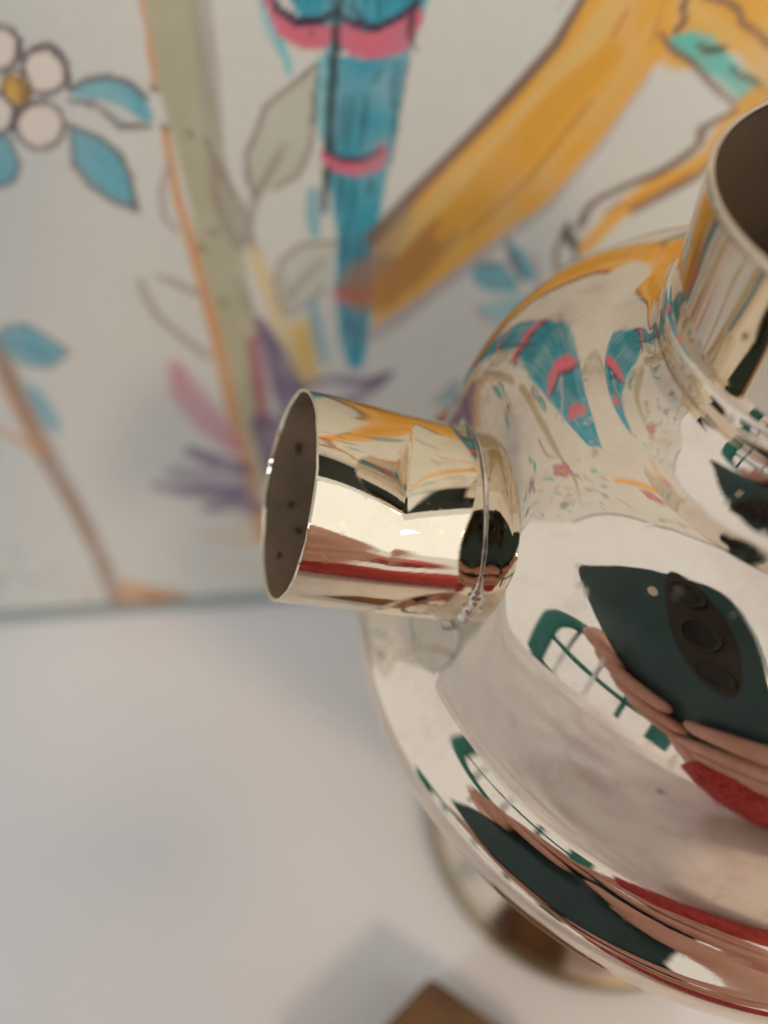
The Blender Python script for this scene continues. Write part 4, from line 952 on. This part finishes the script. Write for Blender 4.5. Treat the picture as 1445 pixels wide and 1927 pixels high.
# ------------------------------------------------------------------ the phone that takes the picture, and the hands holding it
PK = 1.22                          # phone and hands were sized for a taller lens
def cs(a, b, c):
    """right / up / forward of the lens"""
    return CAM + (rt * a + up * b + fwd * c) * PK
phone = empty('smartphone', cs(0, 0, 0), 'dark teal smartphone with three round lenses, mirrored in the silver shoulder', 'phone')
def slab(name, a0, a1, b0, b1, c0, c1, rad, material, parent, bev=.006):
    pts = []
    for (cx, cy, s0) in ((a1 - rad, b1 - rad, 0), (a0 + rad, b1 - rad, 90), (a0 + rad, b0 + rad, 180), (a1 - rad, b0 + rad, 270)):
        for k in range(9):
            th = R_(s0 + 90 * k / 8)
            pts.append((cx + rad * math.cos(th), cy + rad * math.sin(th), cx, cy))
    n = len(pts)
    mx_, my_ = (a0 + a1) / 2, (b0 + b1) / 2
    V = []
    for c, ins in ((c0, bev), (c0 + bev * .3, bev * .3), (c0 + bev, 0), (c1 - bev, 0), (c1 - bev * .3, bev * .3), (c1, bev)):
        for x, y, cx, cy in pts:
            sx, sy = (x - mx_), (y - my_)
            k = 1 - ins / max(abs(sx), abs(sy), .02)
            V.append(cs(mx_ + sx * k, my_ + sy * k, c))
    F = [list(map(int, q)) for q in grid_faces(6, n, True)]
    F.append(list(range(n)))
    F.append(list(range(5 * n, 6 * n))[::-1])
    return obj(name, V, F, material, parent, smooth=False)
PB = -.012
slab('phone_body', -.36, .085, -.72, .15, PB - .05, PB, .035, M_phone, phone)
for b_ in (.095, 0.0, -.095):
    ring = []
    for c, rad in ((PB + .0005, .036), (PB + .008, .036), (PB + .0095, .034), (PB + .0095, .030), (PB + .004, .029)):
        ring.append((c, rad))
    V = [cs(rad * math.cos(2 * math.pi * k / 40), b_ + rad * math.sin(2 * math.pi * k / 40), c) for c, rad in ring for k in range(40)]
    lr = obj('lens_ring', V, grid_faces(5, 40, True), M_lensring, phone)
    obj('lens_glass', [cs(.029 * math.cos(2 * math.pi * k / 40), b_ + .029 * math.sin(2 * math.pi * k / 40), PB + .004) for k in range(40)], [list(range(40))], M_lens, lr, smooth=False)
obj('camera_plate', [cs(x, y, PB + .0012) for x, y in ell(0, 0, .055, .16, 0, 40)], [list(range(40))], M_lensring, phone, smooth=False)
obj('flash', [cs(-.075 + .012 * math.cos(2 * math.pi * k / 24), .085 + .012 * math.sin(2 * math.pi * k / 24), PB + .0015) for k in range(24)], [list(range(24))], M_flash, phone, smooth=False)

person = empty('person', cs(.3, -1.3, -.8), 'person in red knit sleeves holding up the phone, mirrored in the silver', 'person')
def flesh(name, chains, material, parent, vox=.0075, smooth_it=6):
    """limb chains (points with radii) melted into one continuous skin"""
    bm = bmesh.new()
    for ch in chains:
        P = spline([(q[0], q[1] + HD, *q[2:]) for q in ch], 6)
        pts = [cs(*q[:3]) for q in P]
        rad = [q[3] for q in P]
        for i, p in enumerate(pts):
            mt = Matrix.Translation(p * S)
            bmesh.ops.create_icosphere(bm, subdivisions=2, radius=rad[i] * 1.10 * PK * S, matrix=mt)
    me = bpy.data.meshes.new(name)
    bm.to_mesh(me)
    bm.free()
    me.materials.append(material)
    o = bpy.data.objects.new(name, me)
    C.objects.link(o)
    md = o.modifiers.new('r', 'REMESH')
    md.mode = 'VOXEL'
    md.voxel_size = vox * S
    sm = o.modifiers.new('s', 'SMOOTH')
    sm.iterations = smooth_it
    sm.factor = .5
    bpy.context.view_layer.update()
    ev = o.evaluated_get(bpy.context.evaluated_depsgraph_get())
    me2 = bpy.data.meshes.new_from_object(ev)
    o.modifiers.clear()
    o.data = me2
    if not me2.materials:
        me2.materials.append(material)
    me2.polygons.foreach_set('use_smooth', [True] * len(me2.polygons))
    if parent:
        o.parent = parent
        o.matrix_parent_inverse = parent.matrix_world.inverted()
    return o
ZF = PB + .046
HD = 0.0
left = [
    [(-.48, -.20, -.12, .050), (-.455, -.205, -.02, .048), (-.43, -.215, ZF - .006, .044), (-.40, -.23, ZF, .042), (-.345, -.252, ZF - .004, .034)],
    [(-.48, -.30, -.12, .054), (-.455, -.30, -.02, .052), (-.40, -.315, ZF + .004, .048), (-.31, -.34, ZF + .010, .045), (-.205, -.372, ZF, .036)],
    [(-.48, -.42, -.12, .054), (-.455, -.42, -.02, .052), (-.39, -.44, ZF + .004, .047), (-.30, -.47, ZF + .010, .044), (-.20, -.505, ZF, .035)],
    [(-.47, -.54, -.12, .050), (-.45, -.545, -.02, .048), (-.39, -.565, ZF + .002, .043), (-.32, -.595, ZF + .005, .040), (-.23, -.635, ZF, .032)],
    [(-.44, -.24, -.16, .06), (-.44, -.37, -.17, .075), (-.43, -.52, -.18, .08), (-.40, -.72, -.14, .075), (-.34, -.86, -.05, .070), (-.22, -.90, .04, .066), (-.06, -.92, .10, .066)],
    [(-.42, -.52, -.18, .055), (-.35, -.44, -.16, .048), (-.27, -.34, -.125, .042), (-.21, -.26, -.112, .034)],
]
lh = flesh('left_hand', left, M_skin, person)
right = [
    [(.22, -.34, -.13, .050), (.20, -.335, -.03, .048), (.13, -.34, ZF, .045), (.02, -.36, ZF + .006, .043), (-.10, -.405, ZF, .034)],
    [(.23, -.48, -.13, .052), (.21, -.48, -.03, .050), (.12, -.49, ZF, .046), (-.04, -.535, ZF + .006, .044), (-.22, -.640, ZF, .034)],
    [(.23, -.62, -.13, .050), (.21, -.62, -.03, .048), (.12, -.64, ZF, .044), (-.03, -.69, ZF + .006, .041), (-.18, -.775, ZF, .032)],
    [(.23, -.75, -.13, .046), (.21, -.755, -.03, .044), (.13, -.78, ZF, .040), (.02, -.82, ZF + .003, .037), (-.09, -.875, ZF, .029)],
    [(.20, -.48, -.16, .065), (.22, -.60, -.17, .08), (.25, -.76, -.18, .08), (.33, -.92, -.22, .075), (.45, -1.07, -.30, .070), (.58, -1.22, -.40, .072)],
    [(.21, -.76, -.17, .055), (.11, -.68, -.15, .048), (.03, -.58, -.125, .042), (-.02, -.50, -.112, .034)],
]
rh = flesh('right_hand', right, M_skin, person)
def sleeve(pts, parent):
    P = spline(pts, 8)
    pp = [cs(*q[:3]) for q in P]
    rad = [q[3] * PK * (1 + .035 * math.sin(i * 1.9) + .02 * math.sin(i * 4.3)) for i, q in enumerate(P)]
    # ribbed cuff: the mouth turns in round the wrist
    o = tube('sleeve', [pp[0] + (pp[1] - pp[0]) * .6] + pp, [rad[0] * .84] + rad, M_knit, parent, 32)
    return o
sleeve([(-.20, -.905, .06, .105), (-.02, -.925, .11, .122), (.35, -.99, .10, .135), (.9, -1.18, -.10, .15)], person)
sleeve([(.36, -.94, -.25, .100), (.45, -1.06, -.32, .112), (.62, -1.3, -.5, .125), (.85, -1.75, -.9, .15)], person)

# ------------------------------------------------------------------ teal chair across the table, seen in the silver
cx, cy = -4.7, -3.3
lx, ly = .57, -.82                 # across the chair's back
ch = empty('chair', (cx, cy, -5.15), 'teal round-backed chair with chrome rails beyond the table, mirrored beside the phone', 'chair')
def at(k, z, back=0.0):
    return (cx + lx * k - .82 * back, cy + ly * k - .57 * back, z)
arc = [at(2.1 * math.cos(t), .1 + 2.2 * math.sin(t), .25 * math.sin(t)) for t in np.linspace(0, math.pi, 25)]
tube('backrest', [at(2.1, -2.4)] + arc + [at(-2.1, -2.4)], .36, M_teal, ch, 18)
tube('cross_rail', [at(-2.1, -.55, .05), at(0, -.55, .3), at(2.1, -.55, .05)], .16, M_teal, ch, 12)
for k in (-1.25, -.2, .85):
    tube('rail', [at(k, -2.4), at(k, -1.2, .15), at(k, .1 + 2.15 * math.sqrt(1 - (k / 2.1) ** 2), .22)], .085, M_chrome if k < 0 else M_teal, ch, 12)
V = [at(k, z, b_) for z in (-2.75, -2.4) for b_ in (.2, -3.6) for k in (-2.1, 2.1)]
obj('seat', V, [[0, 1, 3, 2], [4, 6, 7, 5], [0, 4, 5, 1], [2, 3, 7, 6], [0, 2, 6, 4], [1, 5, 7, 3]], M_olive, ch, smooth=False)
for k in (-1.9, 1.9):
    for b_ in (0, -3.3):
        tube('leg', [at(k, -2.7, b_), at(k * 1.05, -5.15, b_)], .13, M_chrome, ch, 12)

# ------------------------------------------------------------------ unseen board added over the wall's right end to mirror as a dark band
sh = empty('band_board', (2.2, .69, 2.5), 'dark green board added above the painted wall to mirror as a dark band on the socket', 'shelf')
M_band_board = mat('dark_green_paint', (0.020, 0.034, 0.030), 0.45, 0, (6, 0.6, (0.014, 0.024, 0.022)))
wall_box('board', .95, 3.6, 2.50, 2.57, -.002, .86, M_band_board, sh)
for u in (1.25, 3.2):
    wall_box('bracket', u, u + .07, 2.34, 2.498, -.002, .55, M_band_board, sh)
